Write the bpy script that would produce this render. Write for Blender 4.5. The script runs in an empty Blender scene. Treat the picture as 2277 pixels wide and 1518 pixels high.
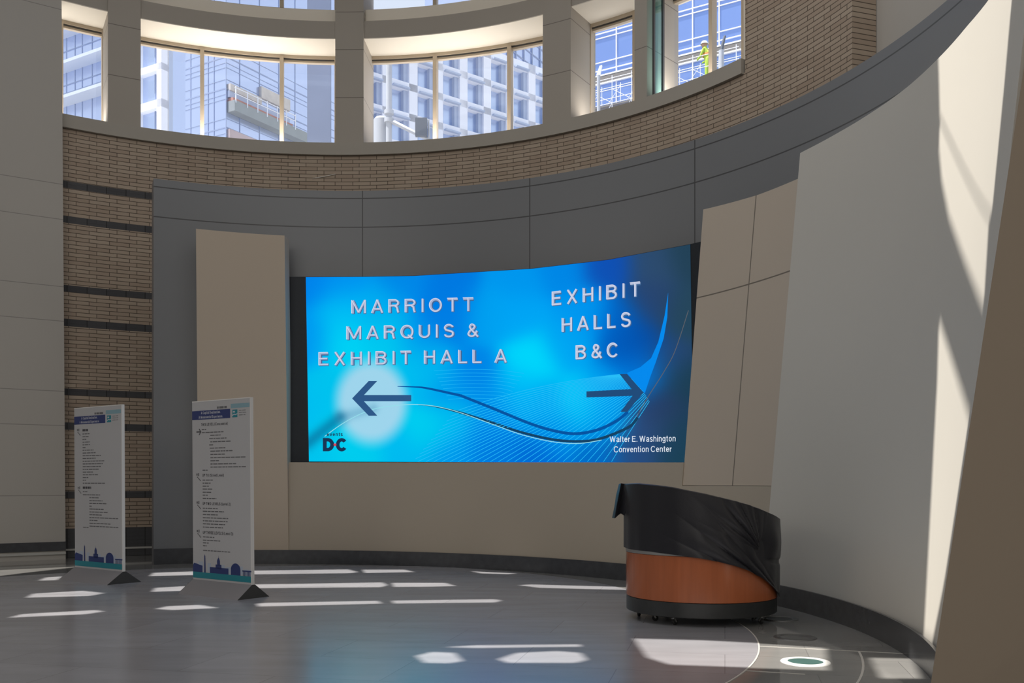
import bpy, bmesh, math, random
import numpy as np
from mathutils import Vector, Matrix

random.seed(7)
scene = bpy.context.scene
COL = scene.collection
PI = math.pi

# ------------------------------------------------------------------ camera, world, sun, lights, exposure
F, HX, HY, EYE = 2117.0, 1138.5, 1070.0, 1.6      # focal length in px, principal column, horizon row, eye height
cam_d = bpy.data.cameras.new('camera')
cam_d.sensor_width = 36.0
cam_d.lens = 36.0 * F / 2277.0
cam_d.shift_y = (HY - 759.0) / 2277.0
cam_d.clip_end = 800
cam = bpy.data.objects.new('camera', cam_d)
cam.location = (0, 0, EYE)
cam.rotation_euler = (PI / 2, 0, 0)
COL.objects.link(cam)
scene.camera = cam

vs = scene.view_settings
vs.view_transform = 'Standard'
vs.look = 'None'
vs.exposure = 0.0
vs.gamma = 1.0
vs.use_curve_mapping = False

world = bpy.data.worlds.new('sky')
scene.world = world
world.use_nodes = True
bgn = world.node_tree.nodes['Background']
bgn.inputs['Color'].default_value = (0.80, 0.88, 1.0, 1)
bgn.inputs['Strength'].default_value = 1.0

SUN = Vector((0.365, 0.10, -0.925)).normalized()
sun_d = bpy.data.lights.new('sun', 'SUN')
sun_d.energy = 8.5
sun_d.angle = math.radians(0.36)
sun_d.color = (1.0, 0.94, 0.85)
sun = bpy.data.objects.new('sun', sun_d)
sun.rotation_euler = SUN.to_track_quat('-Z', 'Y').to_euler()
sun.location = (-20, -5, 40)
COL.objects.link(sun)

ROOF = 15.0
def area(name, loc, sx, sy, watts, color, aim=(0, 0, -1)):
    d = bpy.data.lights.new(name, 'AREA')
    d.shape = 'RECTANGLE'
    d.size, d.size_y = sx, sy
    d.energy = watts
    d.color = color
    o = bpy.data.objects.new(name, d)
    o.location = loc
    o.rotation_euler = Vector(aim).to_track_quat('-Z', 'Y').to_euler()
    COL.objects.link(o)
    return o
area('ceiling_fill', (-1.0, 11.0, ROOF - 0.3), 13.0, 9.0, 370, (0.98, 0.97, 0.96))  # added ceiling fill for the ambient light, no fixture modelled
area('ceiling_fill', (-3.0, -2.0, ROOF - 0.3), 14.0, 10.0, 260, (1.0, 0.95, 0.88))
area('side_fill', (-22.5, 6.0, 9.0), 16.0, 9.0, 345, (1.0, 0.96, 0.92), (1, 0.1, -0.02))  # added fill from the unseen side of the hall
area('rear_fill', (-6.0, -12.5, 8.5), 20.0, 9.0, 830, (1.0, 0.95, 0.88), (0.15, 1, -0.05))  # added fill from behind the camera

# ------------------------------------------------------------------ geometry helpers
def lin(c):
    return c / 12.92 if c <= 0.04045 else ((c + 0.055) / 1.055) ** 2.4
def srgb(r, g, b, a=1.0):
    return (lin(r / 255.0), lin(g / 255.0), lin(b / 255.0), a)
def at(px, py, Y):
    return Vector(((px - HX) / F * Y, Y, EYE - (py - HY) * Y / F))
def floor_at(px, py):
    return at(px, py, F * EYE / (py - HY))
def hit(px, circle):
    """plan point where the sight line of column px meets a vertical cylinder"""
    cx, cy, R = circle
    t = (px - HX) / F
    a = t * t + 1; b = -2 * (t * cx + cy); c = cx * cx + cy * cy - R * R
    Y = (-b + math.sqrt(max(b * b - 4 * a * c, 0.0))) / (2 * a)
    return t * Y, Y
def ang(px, circle):
    x, y = hit(px, circle)
    return math.atan2(x - circle[0], y - circle[1])
def height(py, Y):
    return EYE - (py - HY) * Y / F
def pol(circle, th, R):
    return circle[0] + R * math.sin(th), circle[1] + R * math.cos(th)

def interp(xs, ys):
    def f(t):
        if t <= xs[0]: return ys[0]
        for a, b, p, q in zip(xs, xs[1:], ys, ys[1:]):
            if t <= b: return p + (q - p) * (t - a) / (b - a)
        return ys[-1]
    return f

class MB:
    """collects faces; build() links them as one mesh object"""
    def __init__(s):
        s.v, s.f, s.uv = [], [], []
    def vert(s, p, uv=(0.0, 0.0)):
        s.v.append(tuple(p)); s.uv.append(uv); return len(s.v) - 1
    def face(s, *idx):
        s.f.append(tuple(idx))
    def poly(s, pts):
        s.face(*[s.vert(p) for p in pts])
    def box(s, lo, hi, M=None):
        P = [(x, y, z) for z in (lo[2], hi[2]) for y in (lo[1], hi[1]) for x in (lo[0], hi[0])]
        P = [Vector(p) for p in P]
        if M is not None: P = [M @ p for p in P]
        i = [s.vert(p) for p in P]
        for q in ((0, 2, 3, 1), (4, 5, 7, 6), (0, 1, 5, 4), (2, 6, 7, 3), (0, 4, 6, 2), (1, 3, 7, 5)):
            s.face(*[i[k] for k in q])
    def prism(s, pts, off):
        """closed solid: polygon pts swept by vector off"""
        off = Vector(off)
        a = [s.vert(p) for p in pts]; b = [s.vert(Vector(p) + off) for p in pts]
        n = len(pts)
        s.face(*a); s.face(*reversed(b))
        for k in range(n):
            s.face(a[(k + 1) % n], a[k], b[k], b[(k + 1) % n])
    def tube(s, pts, r, n=8, cap=True):
        pts = [Vector(p) for p in pts]
        rs = r if isinstance(r, (list, tuple)) else [r] * len(pts)
        rings = []
        for k, p in enumerate(pts):
            d = (pts[min(k + 1, len(pts) - 1)] - pts[max(k - 1, 0)]).normalized()
            u = d.orthogonal().normalized() if abs(d.z) > 0.95 else d.cross(Vector((0, 0, 1))).normalized()
            w = d.cross(u)
            rings.append([s.vert(p + (u * math.cos(2 * PI * j / n) + w * math.sin(2 * PI * j / n)) * rs[k]) for j in range(n)])
        for A, B in zip(rings, rings[1:]):
            for j in range(n):
                s.face(A[j], A[(j + 1) % n], B[(j + 1) % n], B[j])
        if cap:
            s.face(*reversed(rings[0])); s.face(*rings[-1])
    def lathe(s, c, prof, n=48, t0=0.0, t1=2 * PI):
        """prof: (r, z) list"""
        full = abs(t1 - t0 - 2 * PI) < 1e-6
        m = n if full else n + 1
        rings = []
        for r, z in prof:
            rings.append([s.vert((c[0] + r * math.sin(t0 + (t1 - t0) * j / n), c[1] + r * math.cos(t0 + (t1 - t0) * j / n), c[2] + z),
                                 (r * (t0 + (t1 - t0) * j / n), z)) for j in range(m)])
        for A, B in zip(rings, rings[1:]):
            for j in range(n):
                k = (j + 1) % m
                s.face(A[j], A[k], B[k], B[j])
        return rings
    def arc(s, circle, t0, t1, z0, z1, Ri, Ro, n=24, lean=None):
        """curved solid between radii Ri (room side) and Ro; z0/z1 numbers or functions of the angle; lean(th) metres out per metre up"""
        g = lambda q, t: q(t) if callable(q) else q
        rows = []
        for k in range(n + 1):
            t = t0 + (t1 - t0) * k / n
            a, b = g(z0, t), g(z1, t)
            L = lean(t) if lean else 0.0
            ri, ro = g(Ri, t), g(Ro, t)
            row = []
            for R, z in ((ri, a), (ri, b), (ro, b), (ro, a)):
                x, y = pol(circle, t, R + L * z)
                row.append(s.vert((x, y, z), (t * ri, z)))
            rows.append(row)
        for A, B in zip(rows, rows[1:]):
            for k in range(4):
                s.face(A[k], A[(k + 1) % 4], B[(k + 1) % 4], B[k])
        s.face(*reversed(rows[0])); s.face(*rows[-1])
    def build(s, name, mat, parent=None, smooth=True, ang_=32, recalc=True):
        me = bpy.data.meshes.new(name)
        me.from_pydata(s.v, [], s.f)
        if recalc:
            bm = bmesh.new(); bm.from_mesh(me)
            bmesh.ops.recalc_face_normals(bm, faces=bm.faces)
            bm.to_mesh(me); bm.free()
        ul = me.uv_layers.new(name='UVMap')
        for lp in me.loops:
            ul.data[lp.index].uv = s.uv[lp.vertex_index]
        if smooth:
            me.shade_smooth()
            me.set_sharp_from_angle(angle=math.radians(ang_))
        me.materials.append(mat)
        me.update()
        o = bpy.data.objects.new(name, me)
        COL.objects.link(o)
        if parent is not None:
            o.parent = parent
            o.matrix_parent_inverse = parent.matrix_basis.inverted()
        return o

def empty(name, loc, rz=0.0):
    o = bpy.data.objects.new(name, None)
    o.empty_display_size = 0.2
    o.location = loc; o.rotation_euler = (0, 0, rz)
    COL.objects.link(o)
    return o
def tag(o, label=None, cat=None, group=None, kind=None):
    if label: o['label'] = label
    if cat: o['category'] = cat
    if group: o['group'] = group
    if kind: o['kind'] = kind
    return o
def struct(o, label=None):
    o['kind'] = 'structure'
    if label: o['label'] = label
    return o
def copy_tree(o, parent=None):
    c = o.copy(); COL.objects.link(c)
    if parent is not None: c.parent = parent
    for ch in list(o.children):
        copy_tree(ch, c)
    return c

# ------------------------------------------------------------------ materials
def mat(name, col, rough=0.6, metal=0.0, spec=0.4, var=0.06, scale=2.0, bump=0.0, bscale=60.0, stretch=None, sheen=0.0):
    m = bpy.data.materials.new(name); m.use_nodes = True
    nt = m.node_tree; b = nt.nodes['Principled BSDF']
    b.inputs['Roughness'].default_value = rough
    b.inputs['Metallic'].default_value = metal
    b.inputs['Specular IOR Level'].default_value = spec
    if sheen: b.inputs['Sheen Weight'].default_value = sheen
    tc = nt.nodes.new('ShaderNodeTexCoord')
    mp = nt.nodes.new('ShaderNodeMapping')
    nt.links.new(tc.outputs['Object'], mp.inputs['Vector'])
    if stretch: mp.inputs['Scale'].default_value = stretch
    n = nt.nodes.new('ShaderNodeTexNoise')
    n.inputs['Scale'].default_value = scale; n.inputs['Detail'].default_value = 5.0
    nt.links.new(mp.outputs['Vector'], n.inputs['Vector'])
    r = nt.nodes.new('ShaderNodeMix'); r.data_type = 'RGBA'
    r.inputs[6].default_value = tuple(c * (1 - var) for c in col[:3]) + (1,)
    r.inputs[7].default_value = tuple(min(1, c * (1 + var)) for c in col[:3]) + (1,)
    nt.links.new(n.outputs['Fac'], r.inputs[0])
    nt.links.new(r.outputs[2], b.inputs['Base Color'])
    if bump:
        n2 = nt.nodes.new('ShaderNodeTexNoise'); n2.inputs['Scale'].default_value = bscale
        nt.links.new(mp.outputs['Vector'], n2.inputs['Vector'])
        bp = nt.nodes.new('ShaderNodeBump'); bp.inputs['Strength'].default_value = bump
        bp.inputs['Distance'].default_value = 0.01
        nt.links.new(n2.outputs['Fac'], bp.inputs['Height'])
        nt.links.new(bp.outputs['Normal'], b.inputs['Normal'])
    m['mix'] = r.name
    return m
def emit(name, col, strength=1.0):
    m = bpy.data.materials.new(name); m.use_nodes = True
    nt = m.node_tree
    for n in list(nt.nodes): nt.nodes.remove(n)
    o = nt.nodes.new('ShaderNodeOutputMaterial'); e = nt.nodes.new('ShaderNodeEmission')
    e.inputs['Color'].default_value = col; e.inputs['Strength'].default_value = strength
    nt.links.new(e.outputs[0], o.inputs[0])
    return m
def add_joints(m, ulist=(), vlist=(), w=0.012, dark=0.25):
    """thin dark panel joints: ulist along the wall (UV.x), vlist heights (UV.y)"""
    nt = m.node_tree; b = nt.nodes['Principled BSDF']
    src = nt.nodes[m['mix']].outputs[2]
    uv = nt.nodes.new('ShaderNodeUVMap'); sx = nt.nodes.new('ShaderNodeSeparateXYZ')
    nt.links.new(uv.outputs[0], sx.inputs[0])
    last = None
    for axis, lst in ((0, ulist), (1, vlist)):
        for q in lst:
            c = nt.nodes.new('ShaderNodeMath'); c.operation = 'COMPARE'
            c.inputs[1].default_value = q; c.inputs[2].default_value = w
            nt.links.new(sx.outputs[axis], c.inputs[0])
            if last is None: last = c
            else:
                a = nt.nodes.new('ShaderNodeMath'); a.operation = 'MAXIMUM'
                nt.links.new(last.outputs[0], a.inputs[0]); nt.links.new(c.outputs[0], a.inputs[1]); last = a
    x = nt.nodes.new('ShaderNodeMix'); x.data_type = 'RGBA'; x.blend_type = 'MULTIPLY'
    nt.links.new(last.outputs[0], x.inputs[0]); nt.links.new(src, x.inputs[6])
    x.inputs[7].default_value = (dark, dark, dark, 1)
    nt.links.new(x.outputs[2], b.inputs['Base Color'])
    return m
def brick_mat(name, bands):
    m = bpy.data.materials.new(name); m.use_nodes = True
    nt = m.node_tree; b = nt.nodes['Principled BSDF']; N = nt.nodes.new; Lk = nt.links.new
    b.inputs['Roughness'].default_value = 0.85; b.inputs['Specular IOR Level'].default_value = 0.2
    uv = N('ShaderNodeUVMap'); sx = N('ShaderNodeSeparateXYZ'); Lk(uv.outputs[0], sx.inputs[0])
    br = N('ShaderNodeTexBrick')
    br.offset = 0.37; br.offset_frequency = 2
    for k, v in (('Scale', 1.0), ('Mortar Size', 0.007), ('Mortar Smooth', 0.2), ('Bias', 0.0), ('Brick Width', 0.40), ('Row Height', 0.083)):
        br.inputs[k].default_value = v
    br.inputs['Color1'].default_value = (0.40, 0.315, 0.245, 1)
    br.inputs['Color2'].default_value = (0.47, 0.385, 0.305, 1)
    br.inputs['Mortar'].default_value = (0.12, 0.095, 0.075, 1)
    Lk(uv.outputs[0], br.inputs['Vector'])
    tl = N('ShaderNodeTexBrick'); tl.offset = 0.0
    for k, v in (('Scale', 1.0), ('Mortar Size', 0.006), ('Brick Width', 0.385), ('Row Height', 3.0)):
        tl.inputs[k].default_value = v
    tl.inputs['Color1'].default_value = (0.075, 0.075, 0.08, 1); tl.inputs['Color2'].default_value = (0.10, 0.10, 0.105, 1)
    tl.inputs['Mortar'].default_value = (0.02, 0.02, 0.02, 1)
    Lk(uv.outputs[0], tl.inputs['Vector'])
    last = None
    for z0, z1 in bands:
        c = N('ShaderNodeMath'); c.operation = 'COMPARE'
        c.inputs[1].default_value = (z0 + z1) / 2; c.inputs[2].default_value = (z1 - z0) / 2
        Lk(sx.outputs[1], c.inputs[0])
        if last is None: last = c
        else:
            a = N('ShaderNodeMath'); a.operation = 'MAXIMUM'
            Lk(last.outputs[0], a.inputs[0]); Lk(c.outputs[0], a.inputs[1]); last = a
    x = N('ShaderNodeMix'); x.data_type = 'RGBA'
    Lk(last.outputs[0], x.inputs[0]); Lk(br.outputs['Color'], x.inputs[6]); Lk(tl.outputs['Color'], x.inputs[7])
    Lk(x.outputs[2], b.inputs['Base Color'])
    inv = N('ShaderNodeMath'); inv.operation = 'SUBTRACT'; inv.inputs[0].default_value = 1.0
    Lk(br.outputs['Fac'], inv.inputs[1])
    bp = N('ShaderNodeBump'); bp.inputs['Strength'].default_value = 0.6; bp.inputs['Distance'].default_value = 0.01
    Lk(inv.outputs[0], bp.inputs['Height']); Lk(bp.outputs['Normal'], b.inputs['Normal'])
    return m
def glass_mat(name, tint, gloss):
    m = bpy.data.materials.new(name); m.use_nodes = True
    nt = m.node_tree
    for n in list(nt.nodes): nt.nodes.remove(n)
    o = nt.nodes.new('ShaderNodeOutputMaterial'); t = nt.nodes.new('ShaderNodeBsdfTransparent')
    g = nt.nodes.new('ShaderNodeBsdfGlossy'); x = nt.nodes.new('ShaderNodeMixShader')
    t.inputs['Color'].default_value = tint; g.inputs['Roughness'].default_value = 0.03
    x.inputs['Fac'].default_value = gloss
    nt.links.new(t.outputs[0], x.inputs[1]); nt.links.new(g.outputs[0], x.inputs[2]); nt.links.new(x.outputs[0], o.inputs[0])
    return m

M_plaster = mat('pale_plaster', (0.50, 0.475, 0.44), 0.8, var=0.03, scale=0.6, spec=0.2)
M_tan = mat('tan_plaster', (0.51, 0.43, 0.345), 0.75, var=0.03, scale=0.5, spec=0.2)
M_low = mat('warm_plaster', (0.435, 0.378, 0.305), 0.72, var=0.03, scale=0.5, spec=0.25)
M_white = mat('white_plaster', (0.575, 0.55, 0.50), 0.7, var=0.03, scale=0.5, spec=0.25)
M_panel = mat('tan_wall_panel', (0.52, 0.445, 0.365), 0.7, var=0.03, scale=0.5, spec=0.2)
M_slab = mat('shaded_tan_plaster', (0.40, 0.33, 0.26), 0.8, var=0.04, scale=0.7, spec=0.2)  # tan plaster with the slab's shade put into its colour
M_column = mat('column_stone', (0.42, 0.385, 0.34), 0.7, var=0.03, scale=0.8, spec=0.2)
M_soffit = mat('cream_soffit', (0.86, 0.80, 0.70), 0.8, var=0.02, scale=0.5, spec=0.2)
M_sill = mat('sill_stone', (0.42, 0.39, 0.345), 0.7, var=0.03, scale=0.8, spec=0.2)
M_frame = mat('beige_window_frame', (0.50, 0.42, 0.32), 0.5, var=0.03)
M_dark = mat('dark_bronze', (0.06, 0.06, 0.06), 0.4)
M_granite = mat('black_granite', (0.058, 0.060, 0.066), 0.25, var=0.35, scale=9.0, spec=0.5)
M_ceil = mat('grey_ceiling', (0.45, 0.44, 0.42), 0.9, var=0.02)
M_glass = glass_mat('window_glass', (0.93, 0.95, 1.0, 1), 0.05)

# ------------------------------------------------------------------ plan of the hall (metres)
TAN = (-4.753, 10.02, 8.494)                     # lower tan wall, running on into the white wall
GREY = (-3.298, 10.471, 8.637)                   # grey panelled drum behind it
SCR = (-3.228, 10.246, 8.452)                    # video wall
SILL = (-3.86, 11.90, 9.60)                      # front face of the window sill
BR = SILL[2] + 0.07                              # brick radius
C_BR = (SILL[0], SILL[1], BR)
RG = SILL[2] + 1.05                              # glass radius
DISC = (-3.3, 10.6)

# ------------------------------------------------------------------ floor
def floor_mat(name, c0, c1, rough, tile, spec):
    m = bpy.data.materials.new(name); m.use_nodes = True
    nt = m.node_tree; b = nt.nodes['Principled BSDF']; N = nt.nodes.new; Lk = nt.links.new
    b.inputs['Specular IOR Level'].default_value = spec
    g = N('ShaderNodeNewGeometry')
    mp = N('ShaderNodeMapping'); mp.inputs['Rotation'].default_value = (0, 0, 0.22)
    Lk(g.outputs['Position'], mp.inputs['Vector'])
    br = N('ShaderNodeTexBrick'); br.offset = 0.5
    for k, v in (('Scale', 1.0), ('Mortar Size', 0.004), ('Brick Width', tile * 2), ('Row Height', tile), ('Bias', -0.2)):
        br.inputs[k].default_value = v
    br.inputs['Color1'].default_value = c0; br.inputs['Color2'].default_value = c1
    br.inputs['Mortar'].default_value = tuple(c * 0.72 for c in c0[:3]) + (1,)
    Lk(mp.outputs[0], br.inputs['Vector'])
    n = N('ShaderNodeTexNoise'); n.inputs['Scale'].default_value = 1.6; n.inputs['Detail'].default_value = 8
    mp2 = N('ShaderNodeMapping'); mp2.inputs['Scale'].default_value = (0.6, 2.2, 1)
    Lk(g.outputs['Position'], mp2.inputs['Vector']); Lk(mp2.outputs[0], n.inputs['Vector'])
    mr = N('ShaderNodeMapRange'); mr.inputs[3].default_value = 0.80; mr.inputs[4].default_value = 1.20
    Lk(n.outputs['Fac'], mr.inputs[0])
    x = N('ShaderNodeMix'); x.data_type = 'RGBA'; x.blend_type = 'MULTIPLY'; x.inputs[0].default_value = 1.0
    Lk(br.outputs['Color'], x.inputs[6]); Lk(mr.outputs[0], x.inputs[7]); Lk(x.outputs[2], b.inputs['Base Color'])
    mr2 = N('ShaderNodeMapRange'); mr2.inputs[3].default_value = rough * 0.85; mr2.inputs[4].default_value = rough * 1.15
    Lk(n.outputs['Fac'], mr2.inputs[0]); Lk(mr2.outputs[0], b.inputs['Roughness'])
    return m
M_floor = floor_mat('honed_grey_stone', (0.285, 0.286, 0.312, 1), (0.318, 0.319, 0.345, 1), 0.22, 0.9, 0.95)
M_ring = floor_mat('polished_dark_stone', (0.215, 0.213, 0.208, 1), (0.25, 0.247, 0.24, 1), 0.06, 0.75, 0.42)
M_line = mat('pale_inlay', (0.55, 0.53, 0.50), 0.3)

mb = MB()
mb.box((-24, -14, -0.30), (14, 24, 0.0))
floor = struct(mb.build('floor', M_ring, smooth=False), 'polished dark stone ring of the hall floor')
mb = MB()
def disc_r(d):
    d = (d + 180) % 360 - 180
    k = interp([-150, -110, -60, 15, 62], [5.85, 7.0, 7.5, 7.5, 5.85])
    return k(d)
rim_ = []
for k in range(180):
    d = -180 + 2 * k
    rim_.append((DISC[0] + disc_r(d) * math.sin(math.radians(d)), DISC[1] + disc_r(d) * math.cos(math.radians(d))))
lo_ = [mb.vert((x, y, 0)) for x, y in rim_]; hi_ = [mb.vert((x, y, 0.004)) for x, y in rim_]
mb.face(*hi_)
for k in range(180): mb.face(lo_[k], lo_[(k + 1) % 180], hi_[(k + 1) % 180], hi_[k])
disc = struct(mb.build('floor_disc', M_floor), 'honed grey stone disc in the middle of the floor')
mb = MB()
mb.arc((DISC[0], DISC[1], 1), math.radians(62), math.radians(205), 0.0, 0.005, 5.85, 5.865, 90)
mb.arc((DISC[0], DISC[1], 1), math.radians(104), math.radians(180), 0.0, 0.003, 6.755, 6.775, 60)
for (a, b) in (((1681, 1436), (2050, 1455)), ((1646, 1490), (1790, 1499))):
    p, q = floor_at(*a), floor_at(*b)
    d = (q - p).normalized(); w = Vector((-d.y, d.x, 0)) * 0.008
    mb.prism([p - w, q - w, q + w, p + w], (0, 0, 0.003))
struct(mb.build('trim_1', M_line), 'thin pale inlay lines in the stone floor')

# ------------------------------------------------------------------ tan and white walls
def lean_of(t):
    a, b = ang(1000, TAN), ang(1530, TAN)
    u = min(1.0, max(0.0, (t - a) / (b - a)))
    return 0.1 * u * u * (3 - 2 * u)
def cone_hit(px, py):
    z = 1.0
    for _ in range(60):
        t = ang(px, (TAN[0], TAN[1], TAN[2]))
        for _k in range(3):
            R = TAN[2] + lean_of(t) * z
            x, y = hit(px, (TAN[0], TAN[1], R))
            t = math.atan2(x - TAN[0], y - TAN[1])
        z = 0.5 * z + 0.5 * height(py, y)
    return t, z, Vector((x, y, z))
TH = 0.30
# low tan wall under the video wall and under the tan panel
t_left = ang(642, TAN)
t_pan0 = sum(cone_hit(*p)[0] for p in ((1562, 465), (1548, 655), (1530, 900))) / 3
t_pan1 = sum(cone_hit(*p)[0] for p in ((1783, 337), (1757, 608), (1718, 1000))) / 3
z_seam = cone_hit(1640, 1080)[1]
z_low = height(1028, 16.5)
mb = MB()
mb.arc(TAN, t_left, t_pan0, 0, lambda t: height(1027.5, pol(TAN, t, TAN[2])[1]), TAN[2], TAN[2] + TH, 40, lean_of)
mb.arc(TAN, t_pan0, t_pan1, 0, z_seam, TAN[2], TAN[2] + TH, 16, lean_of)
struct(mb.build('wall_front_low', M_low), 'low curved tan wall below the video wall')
mb = MB()
top_px = [(1785, 337), (1860, 297), (1938, 250), (2018, 193), (2088, 128), (2151, 57), (2198, 0), (2240, -70)]
tz = [cone_hit(*p)[:2] for p in top_px]
ztop = interp([a for a, b in tz], [b for a, b in tz])
t_end = math.radians(114.4)
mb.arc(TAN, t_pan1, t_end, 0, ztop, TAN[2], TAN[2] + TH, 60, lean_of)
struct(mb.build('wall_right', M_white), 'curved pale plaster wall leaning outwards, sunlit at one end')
# recessed tan panel with joints
zt = [cone_hit(*p)[:2] for p in ((1563, 465), (1683, 433), (1779, 394))]
zpan = interp([a for a, b in zt], [b for a, b in zt])
tj = sum(cone_hit(*p)[0] for p in ((1680, 440), (1660, 680), (1626, 1070))) / 3
zj = sum(cone_hit(*p)[1] for p in ((1549, 655), (1660, 633), (1757, 608))) / 3
add_joints(M_panel, [tj * (TAN[2] + 0.015)], [zj], 0.010, 0.35)
mb = MB()
mb.arc(TAN, t_pan0, t_pan1 + 0.002, z_seam + 0.006, zpan, TAN[2] + 0.015, TAN[2] + TH, 20, lean_of)
struct(mb.build('wall_right_panel', M_panel), 'tan wall panel with fine joints beside the video wall')
# tall tan panel at the other end of the video wall
ta, tb = ang(441.5, TAN), ang(642, TAN)
za, zb = height(517, hit(441.5, TAN)[1]), height(532, hit(642, TAN)[1])
mb = MB()
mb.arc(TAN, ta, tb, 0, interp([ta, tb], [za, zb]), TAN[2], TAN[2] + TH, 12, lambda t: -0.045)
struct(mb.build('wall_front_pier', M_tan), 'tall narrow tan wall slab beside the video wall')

def baseboard(circle, t0, t1, h, name, lean=None, n=60):
    b = MB()
    b.arc(circle, t0, t1, 0, h, circle[2] - 0.03, circle[2] - 0.001, n, lean)
    return struct(b.build(name, M_granite), None)
baseboard(TAN, ta, t_end, 0.27, 'baseboard_front', None, 110)['label'] = 'black granite baseboard along the tan wall'

# ------------------------------------------------------------------ grey panelled drum
g0 = ang(341.5, GREY)
g1 = ang(2400, GREY)
zJ = lambda py, px: height(py, hit(px, GREY)[1])
j1 = zJ(441, 805); j2 = zJ(505, 805); jt = zJ(424, 805)
M_grey = mat('grey_metal_panel', (0.182, 0.188, 0.198), 0.34, var=0.03, scale=0.4, spec=0.6)
ju = [ang(px, GREY) * GREY[2] for px in (806, 1178, 1545, 2300)]
add_joints(M_grey, ju, [j1, j2], 0.011, 0.3)
mb = MB()
mb.arc(GREY, g0, g1, 0, jt, GREY[2], GREY[2] + 0.45, 110)
struct(mb.build('wall_front', M_grey), 'dark grey panelled drum wall above and behind the video wall')
baseboard(GREY, g0, ang(470, GREY), 0.30, 'baseboard_left', None, 10)['label'] = 'black granite baseboard of the grey drum wall'

# ------------------------------------------------------------------ brick drum, sill, columns, soffits, windows
zsill = height(317, hit(760, SILL)[1]); zsb = height(344, hit(760, SILL)[1])
YB = hit(144, C_BR)[1]
bands = [(height(b, YB), height(a, YB)) for a, b in ((401.5, 417), (479, 494.7), (633, 648), (708, 724.5), (863, 877.5), (938.6, 955), (1092, 1107.5))]
bands.append((-1.0, height(1175, YB)))
M_brick = brick_mat('roman_brick', bands)
b0, bs, b1 = ang(120, C_BR), ang(1657, C_BR), ang(1895, C_BR)
mb = MB()
mb.arc(C_BR, b0, bs, 0, zsb + 0.02, BR, BR + 0.4, 90)
mb.arc(C_BR, bs, b1, 0, ROOF, BR, BR + 0.45, 24)
wall_back = struct(mb.build('wall_back', M_brick), 'curved roman brick wall with black stone bands below the windows')
mb = MB()
bp_ = lambda px, py: Vector((*pol(C_BR, ang(px, C_BR), BR - 0.012), height(py, hit(px, C_BR)[1])))
mb.tube([bp_(695, 397), bp_(720, 393), bp_(746, 387.5)], [0.006, 0.010, 0.008], 8)
mb.build('pale_streak', mat('pale_streak', (0.75, 0.72, 0.66), 0.6), wall_back)
mb = MB()
s0 = ang(132, SILL); s1 = ang(1648, SILL)
mb.arc(SILL, s0, s1, zsb, zsill, SILL[2], SILL[2] + 1.25, 90)
struct(mb.build('window_sill', M_sill), 'curved stone sill running below the windows')

zso = height(83, hit(745, SILL)[1]); zst = height(43, hit(745, SILL)[1])
zw2 = 12.72
col_j = [zsill + 0.9, 11.15, 12.35, 13.6]
add_joints(M_column, [], [10.28, 12.22, 11.37], 0.008, 0.5)
SC = (SILL[0], SILL[1], SILL[2] + 0.05)
cols = [(240, 313), (745.5, 808.5), (1207, 1269), (1411, 1438)]
for (a, b) in cols:
    mb = MB()
    mb.arc(SC, ang(a, SC), ang(b, SC), zsill, ROOF, SC[2], SC[2] + 1.15, 6)
    struct(mb.build('wall_column', M_column), 'plain stone column between the curved windows')
# spandrel band and bright soffit between the two tiers
mb = MB()
mb.arc(SC, ang(110, SC), bs, zso + 0.02, zst, SC[2] + 0.04, SC[2] + 0.20, 90)
struct(mb.build('trim_2', M_column), 'curved stone band between lower and upper windows')
mb = MB()
mb.arc(SC, ang(100, SC), bs + 0.02, zso, zso + 0.019, SC[2] + 0.04, RG + 0.35, 90)
mb.arc(SC, ang(100, SC), bs + 0.02, zso + 0.019, zw2 - 0.35, SC[2] + 0.21, RG + 0.35, 90)
struct(mb.build('ceiling_soffit', M_soffit), 'cream soffit above the lower windows')

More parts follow.
